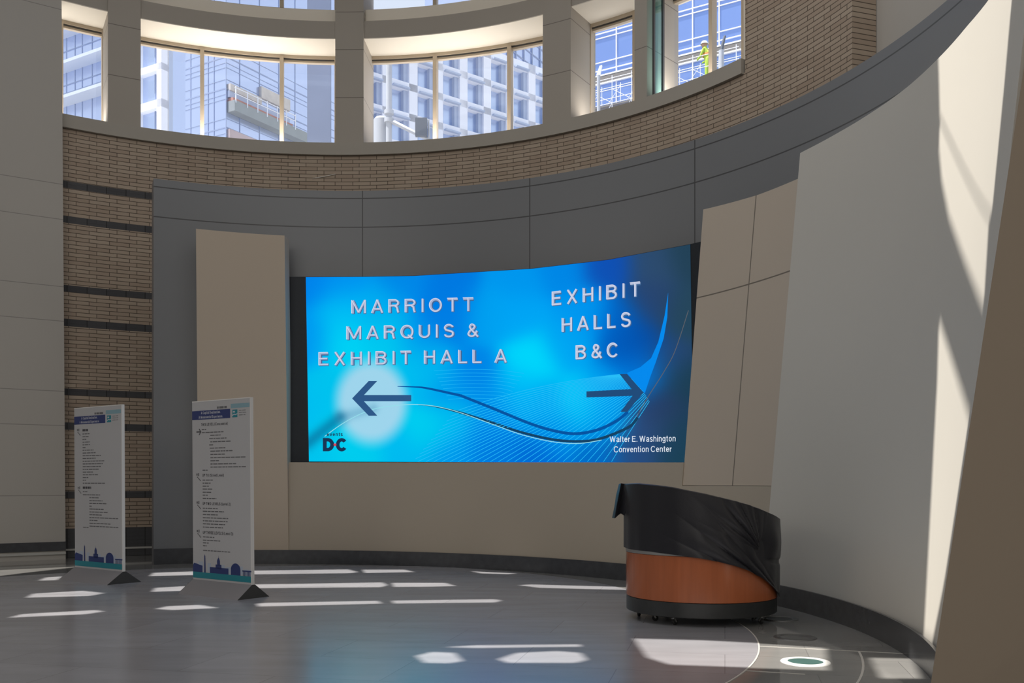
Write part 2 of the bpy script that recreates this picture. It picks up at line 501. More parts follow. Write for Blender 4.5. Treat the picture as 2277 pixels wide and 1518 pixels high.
C_G = (SILL[0], SILL[1], RG)
bays = [((134, 231), ()), ((305, 750), (449.5, 627)), ((823, 1215), (969, 1135)), ((1314, 1416), ()), ((1436, 1660), (1586,))]
wn = 0
for z0, z1 in ((zsill, zso), (zw2, ROOF - 0.05)):
    for (a, b), mulls in bays:
        wn += 1
        t0, t1 = ang(a, C_G), ang(b, C_G)
        low = z0 > 10
        mb = MB()
        mb.arc(C_G, t0, t1, z1 - 0.07, z1 - 0.001, RG - 0.08, RG + 0.08, 24)
        mb.arc(C_G, t0, t1, z1 - 0.145, z1 - 0.095, RG - 0.03, RG + 0.06, 24)
        mb.arc(C_G, t0, t1, z0 - (0.09 if low else -0.001), z0 - (0.0 if low else -0.05), RG - 0.08, RG + 0.08, 24)
        fr = struct(mb.build('window_%d' % wn, M_frame), 'curved window between stone columns')
        mb = MB()
        mb.arc(C_G, t0, t1, z1 - 0.097, z1 - 0.069, RG - 0.05, RG + 0.05, 24)
        mb.build('shadow_gap', M_dark, fr)
        if low:
            mb = MB(); mb.arc(C_G, t0, t1, z0 - 0.34, z0 - 0.091, RG - 0.12, RG + 0.08, 24); mb.build('window_ledge', M_soffit, fr)  # cream colour stands in for sun on the upper ledge
        for px in mulls + ((a + 2, b - 2)):
            t = ang(px, C_G); w = (0.045 if px in mulls else 0.03) / RG
            mb = MB(); mb.arc(C_G, t - w, t + w, z0, z1 - 0.07, RG - 0.10, RG + 0.06, 1)
            mb.build('mullion', M_frame, fr)
        mb = MB()
        n = 24
        rows = []
        for k in range(n + 1):
            t = t0 + (t1 - t0) * k / n
            x, y = pol(C_G, t, RG)
            rows.append((mb.vert((x, y, z0)), mb.vert((x, y, z1 - 0.05))))
        for A, B in zip(rows, rows[1:]): mb.face(A[0], B[0], B[1], A[1])
        mb.build('glass_pane', M_glass, fr)
# added fill lamps hidden behind the sill to brighten the soffits
for a, b in ((140, 228), (318, 742), (828, 1203), (1320, 1408), (1462, 1640)):
    t = (ang(a, C_G) + ang(b, C_G)) / 2
    x, y = pol(C_G, t, RG - 0.42)
    o = area('soffit_fill', (x, y, zsill + 0.06), (b - a) / 2117 * 20 * 0.6, 0.12, (0.138 if b - a > 300 else 0.115) * (b - a), (1.0, 0.93, 0.84), (0, 0, 1))
    o.rotation_euler = (PI, 0, -t)
# glass return panel beside the narrow column, with its dark frame
M_teal = glass_mat('teal_glass', (0.62, 0.86, 0.86, 1), 0.10)
mb = MB()
t = ang(1449, SC)
for R0, R1, z0, z1 in ((SC[2] + 0.05, SC[2] + 0.10, zsill, zso), (SC[2] + 0.36, SC[2] + 0.42, zsill, zso), (SC[2] + 0.05, SC[2] + 0.42, zso - 0.12, zso - 0.06)):
    mb.arc(SC, t - 0.002, t + 0.002, z0, z1, R0, R1, 1)
rt = struct(mb.build('window_return', M_dark), 'glass return panel beside the narrow column')
mb = MB(); mb.arc(SC, t - 0.0008, t + 0.0008, zsill, zso - 0.1, SC[2] + 0.1, SC[2] + 0.36, 1)
mb.build('glass_pane', M_teal, rt)

# unseen pale bounce slab added outside the windows, and plaster wall past the brick
M_bounce = mat('white_bounce', (0.82, 0.80, 0.76), 0.9, var=0.02)
mb = MB()
mb.arc(C_G, ang(-300, C_G) , bs + 0.5, zsill - 0.35, zsill - 0.15, RG + 0.25, RG + 5.0, 60)
struct(mb.build('soffit_bounce', M_bounce), 'white bounce slab added outside the windows to light the soffits')
C_P = (SILL[0], SILL[1], BR + 0.46)
mb = MB(); mb.arc(C_P, b1 - 0.03, math.radians(96), 0, ROOF, C_P[2], C_P[2] + 0.3, 60)
struct(mb.build('wall_right_upper', M_plaster), 'plain plaster wall behind the end of the brick wall')

# ------------------------------------------------------------------ left pier wall, foreground slab, unseen sides of the hall
Y1, Y0 = 19.60, 18.93
pA, pB = at(146, HY, Y1), at(0, HY, Y0)
dl = Vector((pB.x - pA.x, pB.y - pA.y, 0)).normalized()
nl = Vector((-dl.y, dl.x, 0))
if nl.y < 0: nl = -nl
lj = [height(p, Y1) for p in (-60, 24, 411, 489, 638, 714.5, 870, 946, 1101)]
M_left = mat('pale_wall_panel', (0.47, 0.445, 0.41), 0.75, var=0.03, scale=0.5, spec=0.2)
add_joints(M_left, [], lj, 0.007, 0.6)
mb = MB()
base = Vector((pA.x, pA.y, 0)); topi = base + dl * 0.10
far = base + dl * 13.5
P = [base, far, far + Vector((0, 0, ROOF)), topi + Vector((0, 0, ROOF))]
ids = [mb.vert(p, (0, p.z)) for p in P] + [mb.vert(p + nl * 0.6, (0, p.z)) for p in P]
for q in ((0, 1, 2, 3), (7, 6, 5, 4), (0, 4, 5, 1), (1, 5, 6, 2), (2, 6, 7, 3), (3, 7, 4, 0)): mb.face(*[ids[k] for k in q])
struct(mb.build('wall_left', M_left, smooth=False), 'pale panelled wall pier beside the brick strip')
mb = MB()
p, q = base - nl * 0.02, far - nl * 0.02
mb.prism([p + Vector((0, 0, 0.18)), q + Vector((0, 0, 0.18)), q + Vector((0, 0, 0.365)), p + Vector((0, 0, 0.365))], nl * 0.019)
struct(mb.build('baseboard_left_pier', M_granite, smooth=False), 'black baseboard of the pale wall pier')

M_refl = mat('pale_reflection', (0.50, 0.49, 0.46), 0.5, var=0.05)
mb = MB()  # pale strip imitating a reflection at the wall foot
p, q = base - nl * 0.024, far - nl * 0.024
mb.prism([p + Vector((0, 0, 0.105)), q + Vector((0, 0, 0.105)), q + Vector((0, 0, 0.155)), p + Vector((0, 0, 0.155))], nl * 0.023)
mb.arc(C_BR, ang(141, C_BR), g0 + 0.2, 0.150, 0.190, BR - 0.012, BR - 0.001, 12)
struct(mb.build('reflection_strip', M_refl, smooth=False), 'thin pale strip near the foot of the pier and brick, imitating a reflection')
Ys = 6.2
e0, e1 = at(2070 - (1560 - 1518) * 0.151, 1560, Ys), at(2277 + 0.151 * 700, 150 - 700, Ys)
e0b = e0 + (e0 - e1) * ((e0.z - 0) / (e1.z - e0.z))
R_ = Vector((6.2, 0, 0))
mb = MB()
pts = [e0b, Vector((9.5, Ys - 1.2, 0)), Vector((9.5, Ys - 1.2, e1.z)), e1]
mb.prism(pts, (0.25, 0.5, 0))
struct(mb.build('wall_right_slab', M_slab, smooth=False), 'shaded tan slanted wall slab at the edge of the view')

M_hall = mat('hall_plaster', (0.42, 0.40, 0.37), 0.9, var=0.02)
mb = MB(); mb.box((-24.3, -14.3, 0), (14, -14, ROOF))
struct(mb.build('wall_rear', M_hall, smooth=False), 'rear wall of the hall')
mb = MB(); mb.box((-24.3, -14, 0), (-24, 24, ROOF))
struct(mb.build('wall_side', M_hall, smooth=False), 'side wall of the hall')
mb = MB(); mb.box((9.6, -14, 0), (9.9, 6, ROOF))
struct(mb.build('wall_side_right', M_hall, smooth=False), 'side wall of the hall behind the slab')

# ------------------------------------------------------------------ unseen ceiling with added slots, each shaped to throw one patch of sun
def slot(pts):
    r = []
    for p in pts:
        k = (ROOF - p.z) / -SUN.z
        r.append((p.x - SUN.x * k, p.y - SUN.y * k))
    return r
FL = lambda lst: slot([floor_at(*p) for p in lst])
WL = lambda lst: slot([cone_hit(*p)[2] for p in lst])
slots = [
    FL([(86, 1291), (102, 1284), (140, 1281.5), (126, 1290)]),
    FL([(58, 1329), (74, 1320), (184, 1313.5), (232, 1319), (200, 1325)]),
    FL([(20, 1373.5), (50, 1365.5), (214, 1356.5), (230, 1360), (187, 1366)]),
    FL([(333, 1281), (342, 1273.5), (430, 1270.5), (775, 1266), (796, 1272), (778, 1274.5), (430, 1278.5)]),
    FL([(806, 1266.5), (900, 1266.5), (922, 1272), (812, 1274)]),
    FL([(338, 1316), (346, 1307), (410, 1303.5), (565, 1299.5), (850, 1295), (862, 1301), (848, 1305.5), (560, 1308)]),
    FL([(872, 1296), (990, 1296), (1014, 1303), (960, 1304.5), (876, 1305)]),
    FL([(347, 1354), (372, 1348), (444, 1345), (485, 1352), (384, 1356.5)]),
    FL([(571, 1342.5), (592, 1340.5), (840, 1336), (850, 1342), (700, 1346), (575, 1348.5)]),
    FL([(872, 1335.5), (1100, 1332.5), (1116, 1335.5), (1100, 1339.5), (876, 1342)]),
    FL([(1048, 1270), (1075, 1271.5), (1150, 1275), (1130, 1276.5), (1070, 1275)]),
    FL([(1153, 1301), (1180, 1299.5), (1420, 1306), (1420, 1312.5), (1200, 1307)]),
    FL([(925, 1459), (960, 1450), (1010, 1452), (1030, 1470), (1000, 1475), (945, 1474)]),
    FL([(1108, 1466), (1150, 1452), (1240, 1448), (1290, 1452), (1306, 1467), (1280, 1474), (1130, 1474)]),
    FL([(990, 1439), (1060, 1435), (1290, 1433), (1292, 1438), (1060, 1441)]),
    FL([(1410, 1420), (1560, 1424), (1700, 1431), (1835, 1440), (1842, 1490), (1660, 1484), (1490, 1478), (1440, 1462)]),
    FL([(1935, 1462), (2030, 1464), (2046, 1508), (1960, 1508)]),
    WL([(2090, 256), (2086, 110), (2140, 20), (2192, -60), (2256, -60), (2246, 40), (2232, 200), (2205, 478)]),
    WL([(2090, 268), (2199, 484), (2187, 682), (2140, 565), (2110, 480), (2094, 400), (2088, 330)]),
    WL([(2088, 712), (2155, 925), (2138, 1040), (2100, 1290), (2072, 1430), (2054, 1418), (2063, 1250), (2076, 1000), (2084, 850)]),
]
cu = bpy.data.curves.new('roof_outline', 'CURVE')
cu.dimensions = '2D'; cu.fill_mode = 'BOTH'
outer = [(-25, -15), (15, -15), (15, 8)]
for k in range(41):
    t = 1.75 - (1.75 + 1.35) * k / 40
    outer.append(pol(C_G, t, RG + 0.4))
outer += [(-25, 16)]
for poly in [outer] + slots:
    sp = cu.splines.new('POLY'); sp.points.add(len(poly) - 1); sp.use_cyclic_u = True
    for q, p in zip(sp.points, poly): q.co = (p[0], p[1], 0, 1)
tmp = bpy.data.objects.new('roof_outline', cu); COL.objects.link(tmp)
me = bpy.data.meshes.new_from_object(tmp.evaluated_get(bpy.context.evaluated_depsgraph_get()))
bpy.data.objects.remove(tmp); bpy.data.curves.remove(cu)
me.materials.append(M_ceil)
ceil = bpy.data.objects.new('ceiling', me); ceil.location = (0, 0, ROOF); COL.objects.link(ceil)
struct(ceil, 'ceiling of the hall with added slots shaped for the sun patches')

# ------------------------------------------------------------------ video wall
def scr_pt(px, py, lift=0.0):
    x, y = hit(px, (SCR[0], SCR[1], SCR[2]))
    z = height(py, y)
    d = Vector((SCR[0] - x, SCR[1] - y, 0)).normalized()
    return Vector((x, y, z)) + d * lift
vt = interp([642, 680, 809, 920, 1180, 1353, 1536, 1575], [616, 616, 615.4, 613.4, 597.6, 577.6, 543, 534])
vbot = interp([642, 1540, 1575], [1025.5, 1029, 1029])
edge_l = lambda v: 680 + 7 * v
edge_r = lambda v: 1535 + 7 * v
ctrl = [(690,625,0,130,235),(760,625,0,145,240),(900,625,0,135,232),(1000,640,0,120,225),(1150,620,0,150,238),(1250,590,0,135,230),(1350,585,15,80,180),(1450,580,45,75,110),(1530,560,35,65,85),
(690,750,0,150,240),(760,690,0,190,245),(760,760,0,212,245),(850,740,0,200,240),(850,690,0,170,240),(930,760,0,140,235),(1000,700,0,125,228),(1080,700,0,160,240),(1150,700,0,165,245),(1180,800,0,218,252),(1150,860,0,190,248),(1260,760,0,165,242),
(1300,700,0,150,240),(1380,720,0,100,200),(1420,760,5,72,160),(1450,680,40,68,112),(1520,700,38,70,90),(1400,790,0,95,195),(1480,800,40,70,115),(1520,850,28,62,80),(1470,900,40,60,100),(1500,960,28,62,82),(1450,960,45,75,125),
(1510,1015,28,65,85),(1410,1015,40,75,125),(1330,1020,0,108,200),(1200,1010,0,105,212),(1100,1010,0,120,220),(1080,960,0,130,228),(1000,1015,0,150,235),(900,1010,0,185,240),(800,1010,0,203,238),(700,1000,0,195,238),(690,900,0,190,240),(740,860,0,195,238),
(760,960,0,208,240),(950,960,0,208,240),(1010,930,0,190,240),(1000,860,0,150,236),(950,830,0,185,240),(1060,840,0,130,230),(1100,900,0,145,235),(1200,900,0,165,240),(1290,895,0,205,250),(1340,930,0,150,235),(1240,960,0,150,235),(1350,860,0,155,238),(1430,830,0,130,232),(880,790,0,205,240),(930,810,0,190,240)]
CT = np.array(ctrl, float)
nu, nv = 260, 124
V, colr = [], []
for i in range(nv + 1):
    v = i / nv
    for j in range(nu + 1):
        u = j / nu
        px = edge_l(v) * (1 - u) + edge_r(v) * u
        py = vt(px) * (1 - v) + vbot(px) * v
        V.append(tuple(scr_pt(px, py)))
        w = np.exp(-((CT[:, 0] - px) ** 2 + (CT[:, 1] - py) ** 2) / (2 * 34.0 ** 2)) + 1e-9
        c = (w[:, None] * CT[:, 2:]).sum(0) / w.sum()
        e = ((px - 826) / 92) ** 2 + ((py - 893) / 108) ** 2
        g = min(1.0, max(0.0, (1.12 - e) / 0.75)); g = g * g * (3 - 2 * g) * 0.92
        c = c * (1 - g) + np.array((172, 214, 236)) * g
        # broad shadow of the wave entering from the edge
        for (ax, ay), (bx, by), wd, op in (((684, 985), (756, 928), 15, 0.55), ((756, 928), (830, 908), 12, 0.20)):
            L2 = (bx - ax) ** 2 + (by - ay) ** 2
            s = min(1, max(0, ((px - ax) * (bx - ax) + (py - ay) * (by - ay)) / L2))
            dd = math.hypot(px - ax - s * (bx - ax), py - ay - s * (by - ay))
            h = math.exp(-(dd / wd) ** 2) * op
            c = c * (1 - h) + np.array((12, 95, 140)) * h
        colr.append(srgb(*c))
me = bpy.data.meshes.new('display')
fc = []
for i in range(nv):
    for j in range(nu):
        a = i * (nu + 1) + j
        fc.append((a, a + nu + 1, a + nu + 2, a + 1))
me.from_pydata(V, [], fc)
at_ = me.color_attributes.new('display', 'FLOAT_COLOR', 'POINT')
at_.data.foreach_set('color', [q for c in colr for q in c])
M_disp = bpy.data.materials.new('lit_display'); M_disp.use_nodes = True
nt = M_disp.node_tree
for n in list(nt.nodes): nt.nodes.remove(n)
o_ = nt.nodes.new('ShaderNodeOutputMaterial'); e_ = nt.nodes.new('ShaderNodeEmission'); a_ = nt.nodes.new('ShaderNodeAttribute')
a_.attribute_name = 'display'
nt.links.new(a_.outputs['Color'], e_.inputs['Color']); nt.links.new(e_.outputs[0], o_.inputs[0])
me.materials.append(M_disp); me.shade_smooth()
vw = empty('video_wall', scr_pt(1100, 1028) * 1.0)
tag(vw, 'large curved video wall showing blue wayfinding message with two arrows', 'screen')
def under(o, parent):
    o.parent = parent; o.matrix_parent_inverse = parent.matrix_basis.inverted(); return o
disp = bpy.data.objects.new('display', me); COL.objects.link(disp); under(disp, vw)
M_bezel = mat('black_screen_edge', (0.012, 0.016, 0.022), 0.5, var=0.3, scale=20)
mb = MB()
A0, A1 = ang(641, SCR), ang(1580, SCR)
mb.arc(SCR, A0, A1, lambda t: height(1027.5, pol(SCR, t, SCR[2])[1]) - 0.004, lambda t: height(vt(HX + F * pol(SCR, t, SCR[2])[0] / pol(SCR, t, SCR[2])[1]) - 1.0, pol(SCR, t, SCR[2])[1]), SCR[2] + 0.006, SCR[2] + 0.12, 60)
mb.build('housing', M_bezel, vw)

def scr_poly(name, polys, m, lift, parent=vw):
    b = MB()
    for p in polys:
        b.poly([scr_pt(x, y, lift) for x, y in p])
    return b.build(name, m, parent, smooth=False, recalc=False)
def ribbon_pts(pts, w0, w1=None, n=40):
    """smooth polyline in display coordinates -> list of quads"""
    w1 = w0 if w1 is None else w1
    P = [Vector((p[0], p[1])) for p in pts]
    out = []
    def cr(t):
        k = min(int(t), len(P) - 2); f = t - k
        p0 = P[max(k - 1, 0)]; p1 = P[k]; p2 = P[k + 1]; p3 = P[min(k + 2, len(P) - 1)]
        return 0.5 * ((2 * p1) + (p2 - p0) * f + (2 * p0 - 5 * p1 + 4 * p2 - p3) * f * f + (3 * p1 - p0 - 3 * p2 + p3) * f ** 3)
    S = [cr((len(P) - 1) * k / n) for k in range(n + 1)]
    N = []
    for k in range(n + 1):
        d = (S[min(k + 1, n)] - S[max(k - 1, 0)]).normalized()
        N.append(Vector((-d.y, d.x)))
    for k in range(n):
        a = (w0 + (w1 - w0) * k / n) / 2; b = (w0 + (w1 - w0) * (k + 1) / n) / 2
        out.append([tuple(S[k] - N[k] * a), tuple(S[k + 1] - N[k + 1] * b), tuple(S[k + 1] + N[k + 1] * b), tuple(S[k] + N[k] * a)])
    return out
E_line = emit('display_cyan', srgb(40, 190, 248))
E_dk = emit('display_navy', srgb(22, 66, 100))
E_dk2 = emit('display_deep_blue', srgb(8, 84, 160))
E_hi = emit('display_pale', srgb(150, 222, 235))
E_arrow = emit('display_arrow', srgb(46, 88, 136))
E_arrow2 = emit('display_arrow_dark', srgb(34, 76, 122))
E_white = emit('display_white', srgb(212, 216, 234))
E_face = emit('display_lavender', srgb(168, 176, 208))
E_face2 = emit('display_pale_lavender', srgb(186, 194, 220))
E_shade = emit('display_letter_shade', srgb(66, 104, 150))
E_text = emit('display_small_white', srgb(222, 230, 240))
E_logo = emit('display_logo', srgb(26, 54, 84))
E_red = emit('display_red', srgb(215, 70, 90))
E_blade = emit('display_blue_blade', srgb(6, 138, 238))
E_tanl = emit('display_thin_tan', srgb(96, 98, 104))
# fan of fine lines
q = []
for k in range(36):
    s = k / 35
    if s < 0.3: p = (1010 - 300 * s, 915 + 366 * s)
    else: p = (920 + (s - 0.3) / 0.7 * 440, 1026)
    r = (1378 + 66 * s, 832 + 60 * s * s)
    c = (p[0] * 0.5 + r[0] * 0.5 - 8, p[1] * 0.5 + r[1] * 0.5 - 22 * (1 - s) + 10 * s)
    pts = [(p[0] * (1 - t) ** 2 + 2 * c[0] * t * (1 - t) + r[0] * t * t, p[1] * (1 - t) ** 2 + 2 * c[1] * t * (1 - t) + r[1] * t * t) for t in [x / 10 for x in range(11)]]
    q += ribbon_pts(pts, 1.1, 1.3, 14)
for k in range(9):
    y = 824 + 8 * k
    q += ribbon_pts([(965 + 4 * k, y), (1040, y - 3), (1110, y - 1), (1165 - 5 * k, y + 6)], 0.7, 0.7, 10)
scr_poly('fine_lines', q, E_line, 0.002)
scr_poly('light_blade', [[(1486, 650), (1478, 702), (1464, 760), (1448, 796), (1424, 816), (1394, 829), (1412, 850), (1434, 874), (1446, 838), (1458, 806), (1476, 752), (1484, 705)]], E_blade, 0.0025)
scr_poly('thin_wave', ribbon_pts([(1531, 690), (1502, 778), (1478, 824), (1440, 884), (1416, 926)], 1.5), E_tanl, 0.003)
scr_poly('dark_wave', ribbon_pts([(930, 900), (951, 901), (985, 907), (1024, 917)], 1.2, 5.0, 16) + ribbon_pts([(1024, 917), (1098, 940.5), (1160, 961), (1230, 977), (1288, 981), (1335, 975), (1397, 950), (1418, 928)], 5.0, 6.5, 60), E_dk, 0.003)
scr_poly('blue_wave', ribbon_pts([(884, 859), (920, 860), (950, 863), (1024, 879)], 1.2, 6.0, 16) + ribbon_pts([(1024, 879), (1098, 908.5), (1175, 940), (1230, 957), (1280, 964), (1330, 955), (1372, 935), (1396, 915)], 6.0, 7.0, 60), E_dk2, 0.0034)
scr_poly('pale_wave', ribbon_pts([(722, 970), (749, 950), (778, 932), (812, 916), (852, 905), (926, 899), (1000, 910), (1098, 944), (1160, 966), (1230, 982), (1288, 985.5), (1338, 978)], 1.6, 1.6, 70), E_hi, 0.0035)
scr_poly('arrow', [[(783, 885.6), (820, 846.8), (839, 846.8), (809.5, 878)], [(783, 885.6), (809.5, 878), (914.6, 878), (914.6, 892), (809.5, 892)], [(783, 885.6), (809.5, 892), (839, 924), (820, 924)]], E_arrow, 0.005)['label'] = 'dark blue arrow pointing left'
scr_poly('arrow', [[(1431.3, 872.6), (1404.5, 864.7), (1377.8, 831), (1394.5, 831)], [(1431.3, 872.6), (1407, 879.8), (1304.4, 883.4), (1304.4, 870), (1404.5, 864.7)], [(1431.3, 872.6), (1395.4, 915.2), (1380.3, 915.2), (1407, 879.8)]], E_arrow2, 0.005)['label'] = 'dark blue arrow pointing right'

# letters drawn as strokes in a plain grotesque alphabet; cap height 1, widths per letter
def arc_pts(cx, cy, rx, ry, a0, a1, n=14):
    return [(cx + rx * math.cos(math.radians(a0 + (a1 - a0) * k / n)), cy + ry * math.sin(math.radians(a0 + (a1 - a0) * k / n))) for k in range(n + 1)]
SW = 0.165                                                        # stroke width
def glyphs(h):
    e = h
    G = {}
    G['M'] = (0.98, [[(e, 0), (e, 1)], [(0.98 - e, 0), (0.98 - e, 1)], [(e, 1), (0.49, 0.06)], [(0.98 - e, 1), (0.49, 0.06)]])
    G['A'] = (0.80, [[(e * .8, 0), (0.40, 1)], [(0.80 - e * .8, 0), (0.40, 1)], [(0.2, 0.30), (0.60, 0.30)]])
    G['R'] = (0.74, [[(e, 0), (e, 1)], [(e, 1 - e), (0.42, 1 - e)] + arc_pts(0.42, 0.735, 0.24, 0.265 - e, 90, -90)[1:] + [(e, 0.47 + e)], [(0.44, 0.5), (0.58, 0.40), (0.62, 0.15), (0.67, 0.0)]])
    G['I'] = (0.17, [[(0.085, 0), (0.085, 1)]])
    G['O'] = (0.86, [arc_pts(0.43, 0.5, 0.43 - e, 0.51 - e, 0, 360, 32)])
    G['Q'] = (0.86, [arc_pts(0.43, 0.5, 0.43 - e, 0.51 - e, 0, 360, 32), [(0.50, 0.25), (0.80, -0.03)]])
    G['T'] = (0.70, [[(0, 1 - e), (0.70, 1 - e)], [(0.35, 0), (0.35, 1)]])
    G['U'] = (0.74, [[(e, 1), (e, 0.34)] + arc_pts(0.37, 0.34, 0.37 - e, 0.345 - e, 180, 360)[1:] + [(0.74 - e, 1)]])
    G['S'] = (0.70, [arc_pts(0.35, 0.735, 0.27, 0.275 - e, 15, 180, 12) + [(0.09, 0.68), (0.16, 0.57), (0.35, 0.51), (0.54, 0.45), (0.615, 0.36), (0.622, 0.27)] + arc_pts(0.35, 0.265, 0.272, 0.275 - e, 0, -168, 12)[1:]])
    G['&'] = (0.76, [[(0.74, 0.0), (0.26, 0.60), (0.19, 0.75)] + arc_pts(0.35, 0.77, 0.16, 0.23 - e, 180, -10, 12)[1:] + [(0.44, 0.62), (0.18, 0.45), (0.09, 0.26)] + arc_pts(0.32, 0.25, 0.235, 0.255 - e, 180, 300, 12)[1:] + [(0.57, 0.20), (0.66, 0.46)]])
    G['E'] = (0.64, [[(e, 0), (e, 1)], [(e, 1 - e), (0.62, 1 - e)], [(e, 0.52), (0.58, 0.52)], [(e, e), (0.64, e)]])
    G['X'] = (0.76, [[(0.08, 0), (0.68, 1)], [(0.08, 1), (0.68, 0)]])
    G['H'] = (0.72, [[(e, 0), (e, 1)], [(0.72 - e, 0), (0.72 - e, 1)], [(e, 0.53), (0.72 - e, 0.53)]])
    G['B'] = (0.72, [[(e, 0), (e, 1)], [(e, 1 - e), (0.40, 1 - e)] + arc_pts(0.40, 0.745, 0.22, 0.255 - e, 90, -90)[1:] + [(e, 0.49 + e)], [(e, 0.49 + e), (0.42, 0.49 + e)] + arc_pts(0.42, 0.285, 0.23, 0.285 - e, 90, -90)[1:] + [(e, e)]])
    G['L'] = (0.58, [[(e, 0), (e, 1)], [(e, e), (0.58, e)]])
    G['C'] = (0.80, [arc_pts(0.42, 0.5, 0.42 - e, 0.51 - e, 38, 322, 26)])
    G['D'] = (0.76, [[(e, 0), (e, 1)], [(e, 1 - e), (0.34, 1 - e)] + arc_pts(0.34, 0.5, 0.42 - e, 0.5 - e, 90, -90)[1:] + [(e, e)]])
    G['W'] = (1.06, [[(0.06, 1), (0.28, 0)], [(0.28, 0), (0.53, 1)], [(0.53, 1), (0.78, 0)], [(0.78, 0), (1.0, 1)]])
    G['a'] = (0.54, [[(e, 0.55)] + arc_pts(0.26, 0.56, 0.19, 0.18 - e * .6, 160, 0, 8)[1:] + [(0.46, 0.12), (0.52, 0.03)], arc_pts(0.25, 0.21, 0.25 - e, 0.22 - e, 60, 300, 12), [(0.34, 0.40), (0.46, 0.42)], [(0.34, 0.04), (0.46, 0.14)]])
    G['l'] = (0.16, [[(0.08, 0), (0.08, 1)]])
    G['t'] = (0.30, [[(0.15, 0.94), (0.15, 0.14), (0.20, 0.06), (0.30, 0.06)], [(0, 0.68), (0.30, 0.68)]])
    G['e'] = (0.54, [[(e, 0.38), (0.48, 0.38)] + arc_pts(0.27, 0.37, 0.27 - e, 0.38 - e, 10, 325, 18)])
    G['r'] = (0.34, [[(e, 0), (e, 0.73)], [(e, 0.46), (0.16, 0.62), (0.33, 0.66)]])
    G['.'] = (0.16, [[(0.08, 0), (0.08, 0.14)]])
    G['s'] = (0.48, [arc_pts(0.24, 0.555, 0.185, 0.19 - e * .8, 20, 190, 8) + [(0.16, 0.42), (0.33, 0.34), (0.42, 0.24)] + arc_pts(0.24, 0.19, 0.19, 0.20 - e * .8, 10, -165, 8)])
    G['h'] = (0.52, [[(e, 0), (e, 1)], [(e, 0.44)] + arc_pts(0.27, 0.48, 0.27 - e, 0.27 - e, 170, 0, 10) + [(0.52 - e, 0)]])
    G['n'] = (0.52, [[(e, 0), (e, 0.74)], [(e, 0.44)] + arc_pts(0.27, 0.48, 0.27 - e, 0.27 - e, 170, 0, 10) + [(0.52 - e, 0)]])
    G['i'] = (0.16, [[(0.08, 0), (0.08, 0.74)], [(0.08, 0.87), (0.08, 1.0)]])
    G['g'] = (0.54, [arc_pts(0.25, 0.38, 0.25 - e * .8, 0.37 - e, 0, 360, 20), [(0.48, 0.74), (0.48, -0.05)] + arc_pts(0.25, -0.04, 0.23, 0.17, 0, -160, 10)[1:]])
    G['o'] = (0.56, [arc_pts(0.28, 0.37, 0.28 - e, 0.38 - e, 0, 360, 22)])
    G['v'] = (0.50, [[(0.05, 0.74), (0.25, 0)], [(0.45, 0.74), (0.25, 0)]])
    G['p'] = (0.54, [arc_pts(0.29, 0.37, 0.25 - e * .8, 0.37 - e, 0, 360, 20), [(e, 0.74), (e, -0.24)]])
    G['m'] = (0.80, [[(e, 0), (e, 0.74)], arc_pts(0.24, 0.50, 0.24 - e, 0.25 - e, 170, 0, 8) + [(0.48 - e, 0)], arc_pts(0.56, 0.50, 0.24 - e, 0.25 - e, 170, 0, 8) + [(0.80 - e, 0)]])
    G['u'] = (0.52, [[(e, 0.74), (e, 0.27)] + arc_pts(0.26, 0.26, 0.26 - e, 0.27 - e, 180, 350, 10), [(0.52 - e, 0.74), (0.52 - e, 0)]])
    G['P'] = (0.68, [[(e, 0), (e, 1)], [(e, 1 - e), (0.40, 1 - e)] + arc_pts(0.40, 0.72, 0.24, 0.28 - e, 90, -90)[1:] + [(e, 0.44 + e)]])
    G['V'] = (0.76, [[(0.06, 1), (0.38, 0)], [(0.70, 1), (0.38, 0)]])
    G['('] = (0.26, [arc_pts(0.34, 0.42, 0.26, 0.62, 120, 240, 8)])
    G[')'] = (0.26, [arc_pts(-0.08, 0.42, 0.26, 0.62, 60, -60, 8)])
    G['2'] = (0.60, [arc_pts(0.30, 0.70, 0.24, 0.26, 170, -20, 10) + [(0.08, 0.08)], [(0.04, e), (0.60, e)]])
    G['3'] = (0.60, [arc_pts(0.28, 0.74, 0.22, 0.23, 150, -90, 10), arc_pts(0.28, 0.27, 0.25, 0.24, 90, -150, 10)])
    G['c'] = (0.50, [arc_pts(0.26, 0.37, 0.26 - e, 0.38 - e, 40, 320, 18)])
    G['x'] = (0.50, [[(0.06, 0), (0.44, 0.74)], [(0.06, 0.74), (0.44, 0)]])
    return G
def stroke_quads(pts, w):
    """quads of a stroke with mitred joints"""
    P = [Vector((p[0], p[1])) for p in pts]
    n = len(P)
    closed = (P[0] - P[-1]).length < 1e-4 and n > 3
    L, R_s = [], []
    for k in range(n):
        a = P[k] - P[k - 1] if k else (P[-1] - P[-2] if closed else P[1] - P[0])
        b = P[k + 1] - P[k] if k < n - 1 else (P[1] - P[0] if closed else P[-1] - P[-2])
        a = a.normalized(); b = b.normalized()
        t = (a + b)
        t = t.normalized() if t.length > 1e-6 else a
        nn = Vector((-t.y, t.x)); c = max(0.5, nn.dot(Vector((-a.y, a.x))))
        L.append(P[k] + nn * (w / 2 / c)); R_s.append(P[k] - nn * (w / 2 / c))
    return [[tuple(R_s[k]), tuple(R_s[k + 1]), tuple(L[k + 1]), tuple(L[k])] for k in range(n - 1)]
